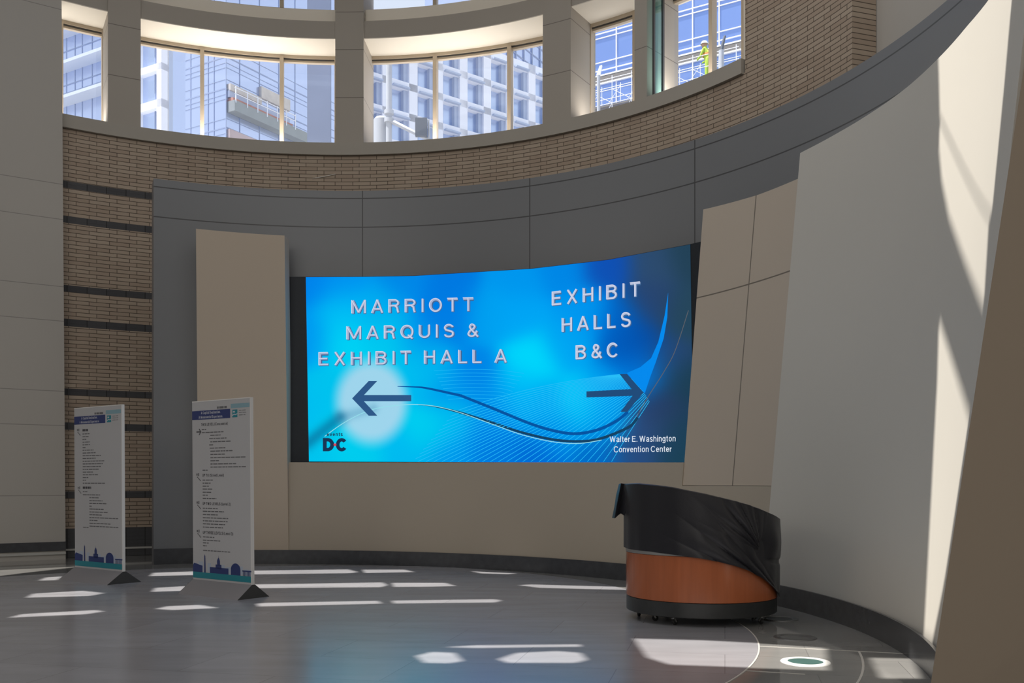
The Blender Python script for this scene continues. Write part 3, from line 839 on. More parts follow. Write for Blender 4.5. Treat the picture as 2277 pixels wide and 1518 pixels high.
def text_quads(body, w=SW, gap=0.34, space=0.42):
    """whole line of text as quads, scaled so that its width runs 0..1 and its cap height 0..1"""
    G = glyphs(w / 2)
    x, out = 0.0, []
    for ch in body:
        if ch == ' ':
            x += space; continue
        wd, strokes = G[ch]
        for st in strokes:
            for q in stroke_quads(st, w):
                out.append([(x + a, b) for a, b in q])
        x += wd + gap
    W = x - gap
    return [[(a / W, b) for a, b in q] for q in out]
def scr_text(name, body, quad, m, lift, w=SW, gap=0.34, dx=0.0, dy=0.0, space=0.42):
    """quad: start x, cap y, base y / end x, cap y, base y in display coordinates"""
    (xa, ya0, ya1), (xb, yb0, yb1) = quad
    b = MB()
    for q in text_quads(body, w, gap, space):
        pp = []
        for u, h in q:
            top = ya0 + (yb0 - ya0) * u; bot = ya1 + (yb1 - ya1) * u
            pp.append(scr_pt(xa + (xb - xa) * u + dx, bot + (top - bot) * h + dy, lift))
        b.poly(pp)
    return b.build(name, m, vw, smooth=False, recalc=False)
for body, quad in (('MARRIOTT', ((782, 668, 697), (1053, 661.5, 691.5))), ('MARQUIS &', ((771, 726, 755), (1064, 719.5, 748.5))),
                   ('EXHIBIT HALL A', ((709, 783.5, 812.5), (1127, 776.5, 806))), ('EXHIBIT', ((1228, 649, 679.5), (1424, 626, 658))),
                   ('HALLS', ((1250, 707.5, 738), (1403, 693.5, 726))), ('B&C', ((1281, 768.5, 799), (1375, 761.5, 793.5)))):
    scr_text('letter_shadow', body, quad, E_shade, 0.004, 0.20, 0.38, 1.0, 1.4, space=0.50)
    scr_text('lettering', body, quad, E_face if quad[0][0] < 1000 else E_face2, 0.006, 0.15, 0.38, space=0.50)
    scr_text('letter_highlight', body, quad, E_white, 0.0075, 0.055, 0.38, -0.9, -0.7, space=0.50)
scr_text('caption', 'Walter E. Washington', ((1356, 970, 982.5), (1502.5, 967.5, 981)), E_text, 0.005, 0.13, 0.14, space=0.24)
scr_text('caption', 'Convention Center', ((1365, 992, 1005.5), (1494, 991, 1004)), E_text, 0.005, 0.13, 0.14, space=0.24)
scr_text('logo_text', 'events', ((727, 961.5, 969), (762, 961, 969)), E_logo, 0.005, 0.17, 0.2)
scr_text('logo_letter', 'D', ((718, 973.5, 1003), (743, 973.5, 1003)), E_logo, 0.005, 0.26)
scr_text('logo_letter', 'C', ((747, 974, 1003), (771.5, 974, 1003)), E_logo, 0.005, 0.26)
scr_poly('logo_dot', [[(745 + 3.2 * math.cos(a * PI / 8), 988.5 + 3.2 * math.sin(a * PI / 8)) for a in range(16)]], E_red, 0.006)

# ------------------------------------------------------------------ information boards
M_board = mat('white_board', (0.50, 0.50, 0.515), 0.45, var=0.01, spec=0.35)
M_boardedge = mat('pale_board_edge', (0.75, 0.74, 0.72), 0.5, var=0.01)
M_base = mat('grey_metal_foot', (0.245, 0.235, 0.25), 0.45, var=0.03)
M_banner = mat('navy_print', (0.028, 0.045, 0.17), 0.5, var=0.02)
M_teal = mat('teal_print', (0.02, 0.24, 0.30), 0.5, var=0.02)
M_pale = mat('pale_blue_print', (0.24, 0.40, 0.47), 0.5, var=0.02)
M_ghost = mat('faint_blue_print', (0.42, 0.48, 0.58), 0.5, var=0.02)
M_ink = mat('grey_ink', (0.14, 0.14, 0.15), 0.5, var=0.02)
M_ink2 = mat('dark_ink', (0.07, 0.07, 0.08), 0.5, var=0.02)
M_inkw = mat('white_ink', (0.60, 0.62, 0.68), 0.5, var=0.02)

def info_board(fl, fr, bk, top, label, content, seed):
    rnd = random.Random(seed)
    a, b, c = (floor_at(*p) for p in (fl, fr, bk))
    a.z = b.z = c.z = 0
    u = (b - a).normalized(); Lb = (b - a).length
    w = Vector((-u.y, u.x, 0)); D = (c - b).dot(w)
    O = (a + b) / 2 + w * (D / 2)
    rz = math.atan2(u.y, u.x)
    e = empty('information_board', O, rz)
    tag(e, label, 'sign', 'wayfinding boards on the hall floor')
    M = Matrix.Translation(O) @ Matrix.Rotation(rz, 4, 'Z')
    hl, hd, ap = Lb / 2, D / 2, 0.19
    mb = MB()
    mb.prism([M @ Vector(p) for p in ((-hl, -hd, 0.0), (-hl, -0.025, ap), (-hl, 0.025, ap), (-hl, hd, 0.0))], M.to_3x3() @ Vector((Lb, 0, 0)))
    ft = mb.build('foot', M_base, e, smooth=False)
    for sx in (-1, 1):
        mb = MB(); x_ = hl if sx > 0 else -hl - 0.006
        mb.prism([M @ Vector(p) for p in ((x_, -hd, 0.0), (x_, -0.025, ap), (x_, 0.025, ap), (x_, hd, 0.0))], M.to_3x3() @ Vector((0.006, 0, 0)))
        mb.build('end_cap', M_dark, ft, smooth=False)
    zb = ap - 0.004
    H = top - zb
    roll = 0.010                                        # the board stands very slightly out of plumb
    def bp(x, v, y=0.0):
        h = H * (1 - v)
        return M @ Vector((-hl + 0.01 + (Lb - 0.02) * x - roll * h, y, zb + h))
    T = 0.022
    mb = MB()
    fr_ = [mb.vert(bp(x, v, -T)) for x, v in ((0, 1), (1, 1), (1, 0), (0, 0))]
    bk_ = [mb.vert(bp(x, v, T)) for x, v in ((0, 1), (1, 1), (1, 0), (0, 0))]
    mb.face(*fr_); mb.face(*reversed(bk_))
    for k in range(4): mb.face(fr_[(k + 1) % 4], fr_[k], bk_[k], bk_[(k + 1) % 4])
    board = mb.build('board', M_board, e, smooth=False)
    mb = MB()
    for x0, x1, v0, v1 in ((0.992, 1.002, -0.001, 1.0), (0.0, 1.0, -0.003, 0.002)):
        P = [bp(x0, v1, -T - 0.002), bp(x1, v1, -T - 0.002), bp(x1, v0, -T - 0.002), bp(x0, v0, -T - 0.002)]
        mb.prism(P, M.to_3x3() @ Vector((0, 2 * T + 0.004, 0)))
    mb.build('edge_trim', M_boardedge, board, smooth=False)
    def P(name, polys, m, lift=0.001):
        b_ = MB()
        for p in polys:
            b_.poly([bp(x, v, -T - lift) for x, v in p])
        return b_.build(name, m, board, smooth=False, recalc=False)
    rect = lambda x0, x1, v0, v1: [(x0, v1), (x1, v1), (x1, v0), (x0, v0)]
    P('banner', [rect(0.0, 0.665, 0.052, 0.102)], M_banner)
    P('corner_block', [rect(0.675, 0.985, 0.026, 0.05)], M_pale)
    P('square_logo', [rect(0.70, 0.785, 0.058, 0.100)], M_teal)
    P('logo_wave', [[(0.70, 0.087), (0.73, 0.081), (0.755, 0.083), (0.785, 0.079), (0.785, 0.084), (0.755, 0.088), (0.73, 0.086), (0.70, 0.092)], rect(0.712, 0.745, 0.066, 0.074)], M_inkw, 0.002)
    def words(x0, x1, v, h, mlist):
        x = x0
        while x < x1 - 0.012:
            l = min(rnd.uniform(0.03, 0.085), x1 - x)
            mlist.append(rect(x, x + l, v - h / 2, v + h / 2)); x += l + 0.009
    small = []
    for v in (0.064, 0.076, 0.089): words(0.81, 0.93, v, 0.0035, small)
    words(0.44, 0.62, 0.041, 0.012, small)
    def text(name, body, x0, x1, v0, v1, m, w=0.2):
        polys = []
        for q in text_quads(body, w, 0.30, 0.36):
            polys.append([(x0 + (x1 - x0) * a_, v1 - (v1 - v0) * b_) for a_, b_ in q])
        return P(name, polys, m, 0.002)
    bank = []
    for body, x0, x1, v0, v1 in (('A Capital Destination.', 0.16, 0.50, 0.057, 0.072), ('A Monumental Experience.', 0.12, 0.54, 0.081, 0.096)):
        for q in text_quads(body, 0.2, 0.30, 0.36):
            bank.append([(x0 + (x1 - x0) * a_, v1 - (v1 - v0) * b_) for a_, b_ in q])
    P('banner_text', bank, M_inkw, 0.002)
    for kind, arg in content:
        if kind == 'head':
            body, x0, x1, v = arg
            text('heading', body, x0, x1, v - 0.008, v + 0.008, M_ink2)
        elif kind == 'bold':
            l_ = []; words(arg[0], arg[1], arg[2], 0.014, l_); P('heading_words', l_, M_ink2)
        elif kind == 'line':
            for x0, x1, v in arg: words(x0, x1, v, 0.0055, small)
        elif kind == 'icon':
            x, v = arg
            st = [rect(x, x + 0.022, v - 0.012, v), rect(x + 0.032, x + 0.05, v - 0.014, v + 0.002)]
            for k in range(4): st.append(rect(x + 0.016 * k + 0.012, x + 0.016 * k + 0.03, v + 0.006 + 0.006 * k, v + 0.012 + 0.006 * k))
            P('stair_icon', st, M_ink)
        elif kind == 'arrow':
            x, v = arg
            P('arrow_icon', [rect(x, x + 0.07, v - 0.0035, v + 0.0035), [(x + 0.04, v - 0.018), (x + 0.055, v - 0.018), (x + 0.088, v), (x + 0.068, v)], [(x + 0.068, v), (x + 0.088, v), (x + 0.055, v + 0.018), (x + 0.04, v + 0.018)]], M_ink2)
    P('printed_lines', small, M_ink)
    # skyline print along the bottom
    P('faint_skyline', [rect(0.02, 0.08, 0.905, 0.95), rect(0.10, 0.18, 0.895, 0.95), rect(0.26, 0.32, 0.90, 0.95), rect(0.50, 0.56, 0.905, 0.95), rect(0.58, 0.66, 0.915, 0.95), rect(0.70, 0.86, 0.905, 0.95), rect(0.88, 1.0, 0.92, 0.95)], M_ghost, 0.001)
    sk = [rect(0.0, 0.17, 0.918, 0.96), [(0.0, 0.918), (0.02, 0.905), (0.17, 0.918)],
          [(0.198, 0.96), (0.226, 0.96), (0.221, 0.865), (0.212, 0.853), (0.203, 0.865)],
          rect(0.30, 0.62, 0.922, 0.96), rect(0.40, 0.50, 0.905, 0.93), rect(0.425, 0.475, 0.885, 0.91),
          [(0.425, 0.885), (0.475, 0.885), (0.462, 0.872), (0.452, 0.868), (0.45, 0.852), (0.447, 0.868), (0.438, 0.872)],
          [(0.66, 0.96), (0.82, 0.96), (0.82, 0.92)] + [(0.74 + 0.08 * math.cos(k * PI / 10), 0.925 - 0.034 * math.sin(k * PI / 10)) for k in range(0, 11)] + [(0.66, 0.92)],
          rect(0.85, 1.0, 0.925, 0.932)] + [rect(0.86 + 0.022 * k, 0.871 + 0.022 * k, 0.932, 0.96) for k in range(6)]
    P('skyline_print', sk, M_banner, 0.002)
    P('teal_band', [rect(0.0, 0.992, 0.955, 0.988)], M_teal, 0.003)
    return e

c2 = [('head', ('THIS LEVEL (Concourse)', 0.16, 0.62, 0.130)), ('arrow', (0.075, 0.170)),
      ('line', [(0.17, 0.25, 0.158), (0.17, 0.55, 0.175), (0.32, 0.50, 0.192), (0.30, 0.60, 0.210), (0.32, 0.68, 0.228), (0.30, 0.37, 0.245), (0.31, 0.58, 0.263), (0.32, 0.70, 0.280), (0.32, 0.57, 0.298), (0.32, 0.92, 0.316), (0.32, 0.47, 0.333), (0.32, 0.76, 0.351), (0.32, 0.92, 0.368), (0.18, 0.27, 0.385)]),
      ('head', ('UP TO (Street Level)', 0.18, 0.55, 0.413)), ('icon', (0.07, 0.415)),
      ('line', [(0.18, 0.36, 0.440), (0.18, 0.32, 0.457), (0.18, 0.29, 0.474), (0.18, 0.35, 0.490), (0.18, 0.33, 0.508), (0.18, 0.27, 0.524), (0.18, 0.42, 0.542)]),
      ('head', ('UP TWO LEVELS (Level 2)', 0.18, 0.66, 0.571)), ('icon', (0.07, 0.572)),
      ('line', [(0.18, 0.44, 0.597), (0.18, 0.55, 0.614), (0.18, 0.44, 0.632), (0.18, 0.62, 0.650), (0.18, 0.61, 0.667), (0.18, 0.57, 0.684), (0.18, 0.53, 0.702)]),
      ('head', ('UP THREE LEVELS (Level 3)', 0.18, 0.70, 0.732)), ('icon', (0.07, 0.732)),
      ('line', [(0.18, 0.38, 0.757), (0.18, 0.48, 0.775), (0.18, 0.28, 0.790), (0.18, 0.25, 0.806), (0.18, 0.65, 0.832)])]
c1 = [('bold', (0.18, 0.30, 0.140)), ('icon', (0.06, 0.142)),
      ('line', [(0.18, 0.35, 0.163), (0.18, 0.33, 0.180), (0.18, 0.28, 0.197), (0.18, 0.34, 0.214), (0.18, 0.34, 0.231), (0.18, 0.26, 0.248), (0.18, 0.42, 0.265), (0.18, 0.46, 0.282), (0.18, 0.57, 0.299), (0.18, 0.46, 0.316), (0.18, 0.64, 0.333), (0.18, 0.63, 0.350), (0.18, 0.57, 0.367), (0.18, 0.54, 0.384), (0.18, 0.40, 0.401), (0.18, 0.51, 0.418), (0.18, 0.30, 0.435), (0.18, 0.25, 0.452), (0.18, 0.67, 0.470)]),
      ('bold', (0.18, 0.36, 0.498)), ('icon', (0.07, 0.505)),
      ('line', [(0.18, 0.28, 0.523), (0.18, 0.55, 0.542), (0.32, 0.53, 0.560), (0.32, 0.60, 0.578), (0.32, 0.68, 0.595), (0.32, 0.37, 0.612), (0.32, 0.62, 0.630), (0.32, 0.72, 0.648), (0.32, 0.58, 0.665), (0.32, 0.92, 0.683), (0.32, 0.50, 0.700), (0.32, 0.76, 0.718), (0.32, 0.92, 0.736), (0.18, 0.30, 0.745)])]
info_board((395, 1320), (527, 1335), (598, 1326), 2.745, 'white directory board with THIS LEVEL heading, standing before the tall tan wall slab', c2, 3)
info_board((130, 1289), (237, 1301), (309, 1293), 2.80, 'white directory board standing before the black banded brick strip', c1, 5)

# ------------------------------------------------------------------ round desk with its black cover
DK = (2.226, 11.237); DR = 0.874
M_wood = mat('cherry_wood_veneer', (0.43, 0.125, 0.05), 0.20, var=0.22, scale=5.0, spec=0.5, stretch=(3.0, 3.0, 0.25))
M_plinth = mat('black_laminate', (0.035, 0.037, 0.038), 0.32, var=0.2, scale=14, spec=0.5)
M_metal = mat('brushed_metal', (0.48, 0.48, 0.47), 0.35, metal=0.9, var=0.05)
M_cloth = mat('black_cover_cloth', (0.010, 0.010, 0.015), 0.40, var=0.15, scale=6, spec=0.45, sheen=0.06, bump=0.08, bscale=140)
M_inner = mat('dark_counter_top', (0.05, 0.045, 0.04), 0.5)
M_rubber = mat('black_rubber', (0.02, 0.02, 0.02), 0.6)
dk = empty('reception_desk', (DK[0], DK[1], 0))
tag(dk, 'round cherry wood desk on castors, half hidden by a black cloth cover', 'desk')
c3 = (DK[0], DK[1], 0)
mb = MB(); r = mb.lathe(c3, [(DR - 0.012, 0.098), (DR - 0.004, 0.104), (DR - 0.004, 0.262), (DR - 0.012, 0.268)], 96)
mb.face(*reversed(r[0])); mb.face(*r[-1]); mb.build('plinth', M_plinth, dk)
mb = MB(); r = mb.lathe(c3, [(DR - 0.006, 0.268), (DR, 0.272), (DR, 0.772), (DR - 0.006, 0.776)], 96)
mb.face(*reversed(r[0])); mb.face(*r[-1]); mb.build('wood_panel', M_wood, dk)
mb = MB(); r = mb.lathe(c3, [(DR - 0.002, 0.776), (DR + 0.004, 0.780), (DR + 0.004, 0.835), (DR - 0.002, 0.84)], 96)
mb.face(*reversed(r[0])); mb.face(*r[-1]); mb.build('metal_band', M_metal, dk)
mb = MB(); r = mb.lathe(c3, [(DR - 0.02, 0.84), (DR - 0.02, 1.15)], 64)
mb.face(*reversed(r[0])); mb.face(*r[-1]); mb.build('counter', M_inner, dk)
def caster(x, y, rz):
    M = Matrix.Translation((x, y, 0)) @ Matrix.Rotation(rz, 4, 'Z')
    mb = MB()
    mb.box((-0.03, -0.03, 0.088), (0.03, 0.03, 0.0985), M)
    mb.tube([M @ Vector((0, 0, 0.07)), M @ Vector((0, 0, 0.09))], 0.012, 10)
    for s in (-1, 1):
        mb.prism([M @ Vector(p) for p in ((-0.012, s * 0.018, 0.074), (0.014, s * 0.018, 0.074), (0.034, s * 0.018, 0.036), (0.018, s * 0.018, 0.032))], M.to_3x3() @ Vector((0, s * 0.004, 0)))
    mb.box((-0.014, -0.022, 0.070), (0.016, 0.022, 0.076), M)
    f_ = mb.build('castor', M_metal, dk)
    mb = MB()
    mb.tube([M @ Vector((0.022, -0.014, 0.0345)), M @ Vector((0.022, -0.009, 0.0345)), M @ Vector((0.022, 0.009, 0.0345)), M @ Vector((0.022, 0.014, 0.0345))], [0.029, 0.0345, 0.0345, 0.029], 20)
    mb.build('wheel', M_rubber, f_)
for x, y, rz in ((1.80, 10.60, 0.6), (2.80, 10.66, 2.0), (1.50, 11.28, 1.2), (2.92, 11.55, 0.2), (1.95, 11.92, 2.7), (1.62, 10.92, 0.1)):
    caster(x, y, rz)

# cover: rim height, hem height and folds read along the visible half
def desk_xy(px):
    x, y = None, None
    t = (px - HX) / F
    a = t * t + 1; b = -2 * (t * DK[0] + DK[1]); c = DK[0] ** 2 + DK[1] ** 2 - (DR + 0.02) ** 2
    d = b * b - 4 * a * c
    Y = (-b - math.sqrt(max(d, 0))) / (2 * a)
    return t * Y, Y
def phi_of(px):
    x, y = desk_xy(px); return math.atan2(x - DK[0], -(y - DK[1]))
def prof(tab):
    ph, zz = [], []
    for px, py in tab:
        x, y = desk_xy(px); ph.append(math.atan2(x - DK[0], -(y - DK[1]))); zz.append(height(py, y))
    return interp(ph, zz)
rim = prof([(1389, 1076), (1400, 1074.5), (1420, 1074), (1460, 1078), (1495, 1082.5), (1570, 1097.5), (1645, 1116), (1707, 1138), (1732, 1153)])
hem = prof([(1389, 1215), (1400, 1220), (1450, 1226), (1500, 1233), (1560, 1241), (1600, 1249), (1630, 1257), (1660, 1268), (1685, 1281), (1705, 1296), (1722, 1314), (1732, 1330)])
K1, K2 = (1690, 1226), (1733, 1322)
def fold(px, py):
    d = 0.0
    dx, dy = K1[0] - px, K1[1] - py
    r1 = math.hypot(dx, dy); a1 = math.atan2(dy, dx)
    if 6 < r1 < 190 and 0.15 < a1 < 1.75:
        env = math.exp(-((a1 - 1.05) / 0.42) ** 2) * math.exp(-((r1 - 62) / 66.0) ** 2)
        d += 0.055 * env * abs(math.sin(a1 * 13 + 0.4)) ** 0.55
    dx, dy = K2[0] - px, K2[1] - py
    r2 = math.hypot(dx, dy); a2 = math.atan2(dy, dx)
    if 6 < r2 < 320 and 0.1 < a2 < 1.6:
        env = math.exp(-((a2 - 0.62) / 0.34) ** 2) * math.exp(-((r2 - 115) / 95.0) ** 2)
        d += 0.048 * env * abs(math.sin(a2 * 17 + 0.7 + 0.002 * r2)) ** 0.55
    # gathered bulge and the pinch under it
    d += 0.050 * math.exp(-((px - 1716) / 15.0) ** 2 - ((py - 1205) / 34.0) ** 2)
    d -= 0.050 * math.exp(-((px - 1692) / 10.0) ** 2 - ((py - 1222) / 22.0) ** 2)
    d -= 0.035 * math.exp(-((px - 1722) / 16.0) ** 2 - ((py - 1247) / 6.0) ** 2)
    return d
mb = MB()
NP, NS = 420, 90
pl, pr = phi_of(1389), phi_of(1732)
rows = []
for k in range(NP):
    ph = -PI + 2 * PI * k / NP
    vis = pl <= ph <= pr
    if vis: zr, zh = rim(ph), hem(ph)
    else:
        s = (ph - pr) % (2 * PI) / ((pl - pr) % (2 * PI))
        s = s * s * (3 - 2 * s)
        zr = rim(pr) * (1 - s) + rim(pl) * s - 0.01 * math.sin(PI * s)
        zh = hem(pr) * (1 - s) + hem(pl) * s
        if s < 0.5: zh = hem(pr) + (0.72 - hem(pr)) * min(1, s * 6)
    col_ = []
    for q in range(NS + 1):
        z = zr + (zh - zr) * q / NS
        R = DR + 0.020
        if q == 0: R -= 0.012
        x0, y0 = DK[0] + R * math.sin(ph), DK[1] - R * math.cos(ph)
        px = HX + F * x0 / y0; py = HY - F * (z - EYE) / y0
        f_ = fold(px, py) if ph > -1.3 and ph < 1.6 else 0.0
        R += max(f_, -0.012) + 0.012 * 0 + (0.010 if q > 0 else 0)
        R += 0.003 * math.sin(ph * 23) * (q / NS)
        col_.append(mb.vert((DK[0] + R * math.sin(ph), DK[1] - R * math.cos(ph), z)))
    rows.append(col_)
for k in range(NP):
    A, B = rows[k], rows[(k + 1) % NP]
    for q in range(NS): mb.face(A[q], B[q], B[q + 1], A[q + 1])
mid = mb.vert((DK[0], DK[1], 1.33))
for k in range(NP): mb.face(rows[k][0], mid, rows[(k + 1) % NP][0])
cv = mb.build('desk_cover', M_cloth, None, ang_=60)
tag(cv, 'black cloth cover draped over the round desk, its hem sweeping down to one side', 'cover')
# loose corner of the cover sticking out at one side
mb = MB()
Yc = 11.30
F3 = lambda px, py, Y: at(px, py, Y)
fl_ = [[(1376, 1076, Yc), (1370, 1100, Yc - .05), (1366, 1126, Yc - .08), (1361, 1151, Yc - .1)],
       [(1381, 1074, Yc - .06), (1376, 1100, Yc - .12), (1371, 1126, Yc - .14), (1367, 1152, Yc - .16)],
       [(1387, 1075, Yc - .02), (1383, 1100, Yc - .04), (1378, 1124, Yc - .05), (1373, 1146, Yc - .05)],
       [(1392, 1075, Yc - .10), (1389, 1100, Yc - .14), (1386, 1122, Yc - .14), (1380, 1141, Yc - .12)],
       [(1400, 1075, Yc - .16), (1398, 1100, Yc - .20), (1394, 1125, Yc - .20), (1388, 1146, Yc - .16)]]
g_ = [[mb.vert(F3(*p)) for p in r_] for r_ in fl_]
h_ = [[mb.vert(F3(p[0], p[1], p[2]) + Vector((0.006, 0.012, 0))) for p in r_] for r_ in fl_]
for G_, fl2 in ((g_, False), (h_, True)):
    for A, B in zip(G_, G_[1:]):
        for q in range(3):
            f4 = (A[q], B[q], B[q + 1], A[q + 1]); mb.face(*(reversed(f4) if fl2 else f4))
edge = [g_[k][0] for k in range(5)] + [g_[4][q] for q in (1, 2, 3)] + [g_[k][3] for k in (3, 2, 1, 0)] + [g_[0][q] for q in (2, 1)]
edge2 = [h_[k][0] for k in range(5)] + [h_[4][q] for q in (1, 2, 3)] + [h_[k][3] for k in (3, 2, 1, 0)] + [h_[0][q] for q in (2, 1)]
for k in range(len(edge)): mb.face(edge[k], edge[(k + 1) % len(edge)], edge2[(k + 1) % len(edge)], edge2[k])
mb.build('loose_corner', M_cloth, cv, ang_=50)

# ------------------------------------------------------------------ round lights set into the floor
M_ringmetal = mat('steel_ring', (0.75, 0.75, 0.74), 0.35, metal=0.2, var=0.03)
M_lens = mat('green_glass_lens', (0.05, 0.12, 0.11), 0.10, var=0.1, spec=0.6)
M_ringdull = mat('dull_steel_ring', (0.16, 0.16, 0.16), 0.4, metal=0.6, var=0.03)
M_lensd = mat('dull_glass_lens', (0.10, 0.10, 0.10), 0.12, var=0.1, spec=0.5)
for (px, py), m1, m2, lab in (((1791, 1471), M_ringmetal, M_lens, 'round floor light with bright steel ring and green glass, in the sunlit stone'),
                              ((1768, 1417), M_ringdull, M_lensd, 'dull round floor light between the bright ringed one and the desk castor'),
                              ((1733, 1376), M_ringdull, M_lensd, 'dull round floor light by the desk castor, close to the baseboard')):
    p = floor_at(px, py)
    e = empty('floor_light', (p.x, p.y, 0))
    tag(e, lab, 'floor light', 'round lights set into the stone floor')
    mb = MB(); mb.lathe((p.x, p.y, 0), [(0.150, 0.0), (0.152, 0.006), (0.180, 0.008), (0.183, 0.010), (0.210, 0.007), (0.216, 0.0)], 48)
    mb.build('ring', m1, e)
    mb = MB(); r = mb.lathe((p.x, p.y, 0), [(0.151, 0.001), (0.151, 0.004), (0.08, 0.005)], 48); mb.face(*r[-1])
    mb.build('lens', m2, e)

# ------------------------------------------------------------------ outside: street and buildings
M_street = mat('pale_street', (0.45, 0.44, 0.42), 0.9, var=0.05)
mb = MB(); mb.box((-260, 24.5, -0.5), (260, 420, -0.05))
struct(mb.build('street_ground', M_street, smooth=False), 'pale street outside the hall')

def facade_mat(name, col, rough=0.25):
    return mat(name, col, rough, metal=0.85, var=0.06, scale=0.12)
M_blue = facade_mat('blue_curtain_glass', (0.29, 0.42, 0.80))
M_lav = facade_mat('pale_curtain_glass', (0.63, 0.71, 0.92))
M_pane = facade_mat('grey_window_glass', (0.60, 0.70, 0.90))
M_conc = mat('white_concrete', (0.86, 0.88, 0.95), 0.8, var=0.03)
M_shade = mat('blue_grey_shade', (0.46, 0.53, 0.68), 0.8, var=0.05)
M_eave = mat('pale_grey_eave', (0.50, 0.56, 0.68), 0.8, var=0.03)
M_mull = mat('white_mullion', (0.88, 0.90, 0.95), 0.5, var=0.02)
M_dmull = mat('blue_grey_mullion', (0.30, 0.37, 0.54), 0.5, var=0.03)
M_span = mat('beige_spandrel', (0.20, 0.19, 0.185), 0.7, var=0.05)

class Facade:
    def __init__(s, px, Y, d):
        p = at(px, HY, Y); s.o = Vector((p.x, p.y, 0))
        s.d = Vector((d[0], d[1], 0)).normalized()
        n = Vector((-s.d.y, s.d.x, 0))
        if n.dot(s.o) < 0: n = -n                           # away from the hall
        s.n = n
        s.M = Matrix(((s.d.x, n.x, 0, s.o.x), (s.d.y, n.y, 0, s.o.y), (0, 0, 1, 0), (0, 0, 0, 1)))
    def L(s, px):
        t = (px - HX) / F
        return (t * s.o.y - s.o.x) / (s.d.x - t * s.d.y)
    def Z(s, px, py):
        return height(py, s.o.y + s.d.y * s.L(px))
    def box(s, mb, L0, L1, z0, z1, d0, d1):
        mb.box((min(L0, L1), min(d0, d1), z0), (max(L0, L1), max(d0, d1), z1), s.M)

# glass tower with a sharp corner
fa = Facade(503, 80, (-0.863, 0.505)); fb_ = Facade(503, 80, (0.505, 0.863))
tw = empty('glass_tower', fa.o); tag(tw, 'pale glass corner tower with a reflected construction deck modelled on one face', 'building')
LA, LB = fa.L(340), fb_.L(775)
mb = MB(); fa.box(mb, 0, LA, -0.05, 62, 0.0, 8.0) if False else None
foot = [fa.o, fa.o + fa.d * LA, fa.o + fa.d * LA + fb_.d * LB, fa.o + fb_.d * LB]
mb = MB(); mb.prism([Vector((p.x, p.y, -0.05)) for p in foot], (0, 0, 62)); mb.build('glazing', M_lav, tw, smooth=False)
zz = []
for base_ in (126, 196, 283):
    z = fa.Z(503, base_)
    zz += [(z, 0.10), (z - 0.5, 0.045), (z - 0.9, 0.045), (z + 0.75, 0.045)]
for f_, Lm, px_l in ((fa, LA, (424, 463, 476, 503)), (fb_, LB, (533, 577, 620, 656))):
    mb = MB()
    for z, h in zz: f_.box(mb, 0, Lm, z - h / 2, z + h / 2, -0.03, 0.0)
    mb.build('floor_line', M_dmull, tw, smooth=False)
    mb = MB()
    for px in px_l:
        L = f_.L(px); f_.box(mb, L - 0.035, L + 0.035, -0.05, 62, -0.04, 0.0)
    mb.build('mullion', M_dmull, tw, smooth=False)
M_refl_deck = mat('green_grey_reflection', (0.30, 0.33, 0.34), 0.8, var=0.1)  # scaffolding mirrored in the glass, built as coloured strips on the face
M_refl_net = mat('rust_reflection', (0.55, 0.27, 0.22), 0.9, var=0.25, scale=3)
M_brickp = mat('faded_brick', (0.50, 0.40, 0.40), 0.9, var=0.15, scale=3)
M_refl_form = mat('beige_reflection', (0.58, 0.54, 0.50), 0.9, var=0.2, scale=2)
def strip(f_, name, m, px0, py0, px1, z_h, dep, parent):
    mb = MB(); z = f_.Z(px0, py0)
    f_.box(mb, f_.L(px0), f_.L(px1), z - z_h, z, -dep, -0.02)
    return mb.build(name, m, parent, smooth=False)
strip(fb_, 'deck', M_refl_deck, 505, 226, 668, 0.9, 0.9, tw)  # reflected scaffold level, built as a solid strip
strip(fb_, 'mirrored_netting', M_refl_net, 507, 219, 640, 0.28, 0.6, tw)
strip(fb_, 'mirrored_formwork', M_refl_form, 505, 187, 575, 0.55, 0.4, tw)
strip(fb_, 'mirrored_formwork', M_refl_form, 576, 193, 640, 1.0, 0.3, tw)
strip(fb_, 'mirrored_opening', M_shade, 505, 199, 640, 0.65, 0.25, tw)
mb = MB()
for px in (507, 533, 556, 577, 600, 620, 640):
    L = fb_.L(px); fb_.box(mb, L - 0.03, L + 0.03, fb_.Z(505, 232), fb_.Z(505, 196), -0.95, -0.89)
for py in (199, 212): fb_.box(mb, fb_.L(505), fb_.L(640), fb_.Z(505, py) - 0.025, fb_.Z(505, py) + 0.025, -0.95, -0.89)
mb.build('mirrored_rail', M_mull, tw, smooth=False)
fb_.box(mb := MB(), fb_.L(505), fb_.L(600), fb_.Z(505, 330), fb_.Z(505, 287), -0.3, -0.02); mb.build('brick_panel', M_brickp, tw, smooth=False)

# white building with punched windows
fc_ = Facade(358.5, 60, (-0.863, 0.505)); fd_ = Facade(358.5, 60, (0.505, 0.863))
wb = empty('white_building', fc_.o); tag(wb, 'white building with punched windows and a flank coloured in blue grey shadow tone, beside the glass tower', 'building')
Lc, Ld = fc_.L(285), fd_.L(384.5)
foot = [fc_.o, fc_.o + fc_.d * Lc, fc_.o + fc_.d * Lc + fd_.d * Ld, fc_.o + fd_.d * Ld]
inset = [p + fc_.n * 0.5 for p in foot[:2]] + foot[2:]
mb = MB(); mb.prism([Vector((p.x, p.y, -0.05)) for p in inset], (0, 0, 46)); mb.build('flank', M_shade, wb, smooth=False)  # side face in shadow, the shade put into its colour
mb = MB()
fc_.box(mb, 0, fc_.L(348), -0.05, 46, 0.0, 0.6); fc_.box(mb, fc_.L(306), Lc, -0.05, 46, 0.0, 0.6)
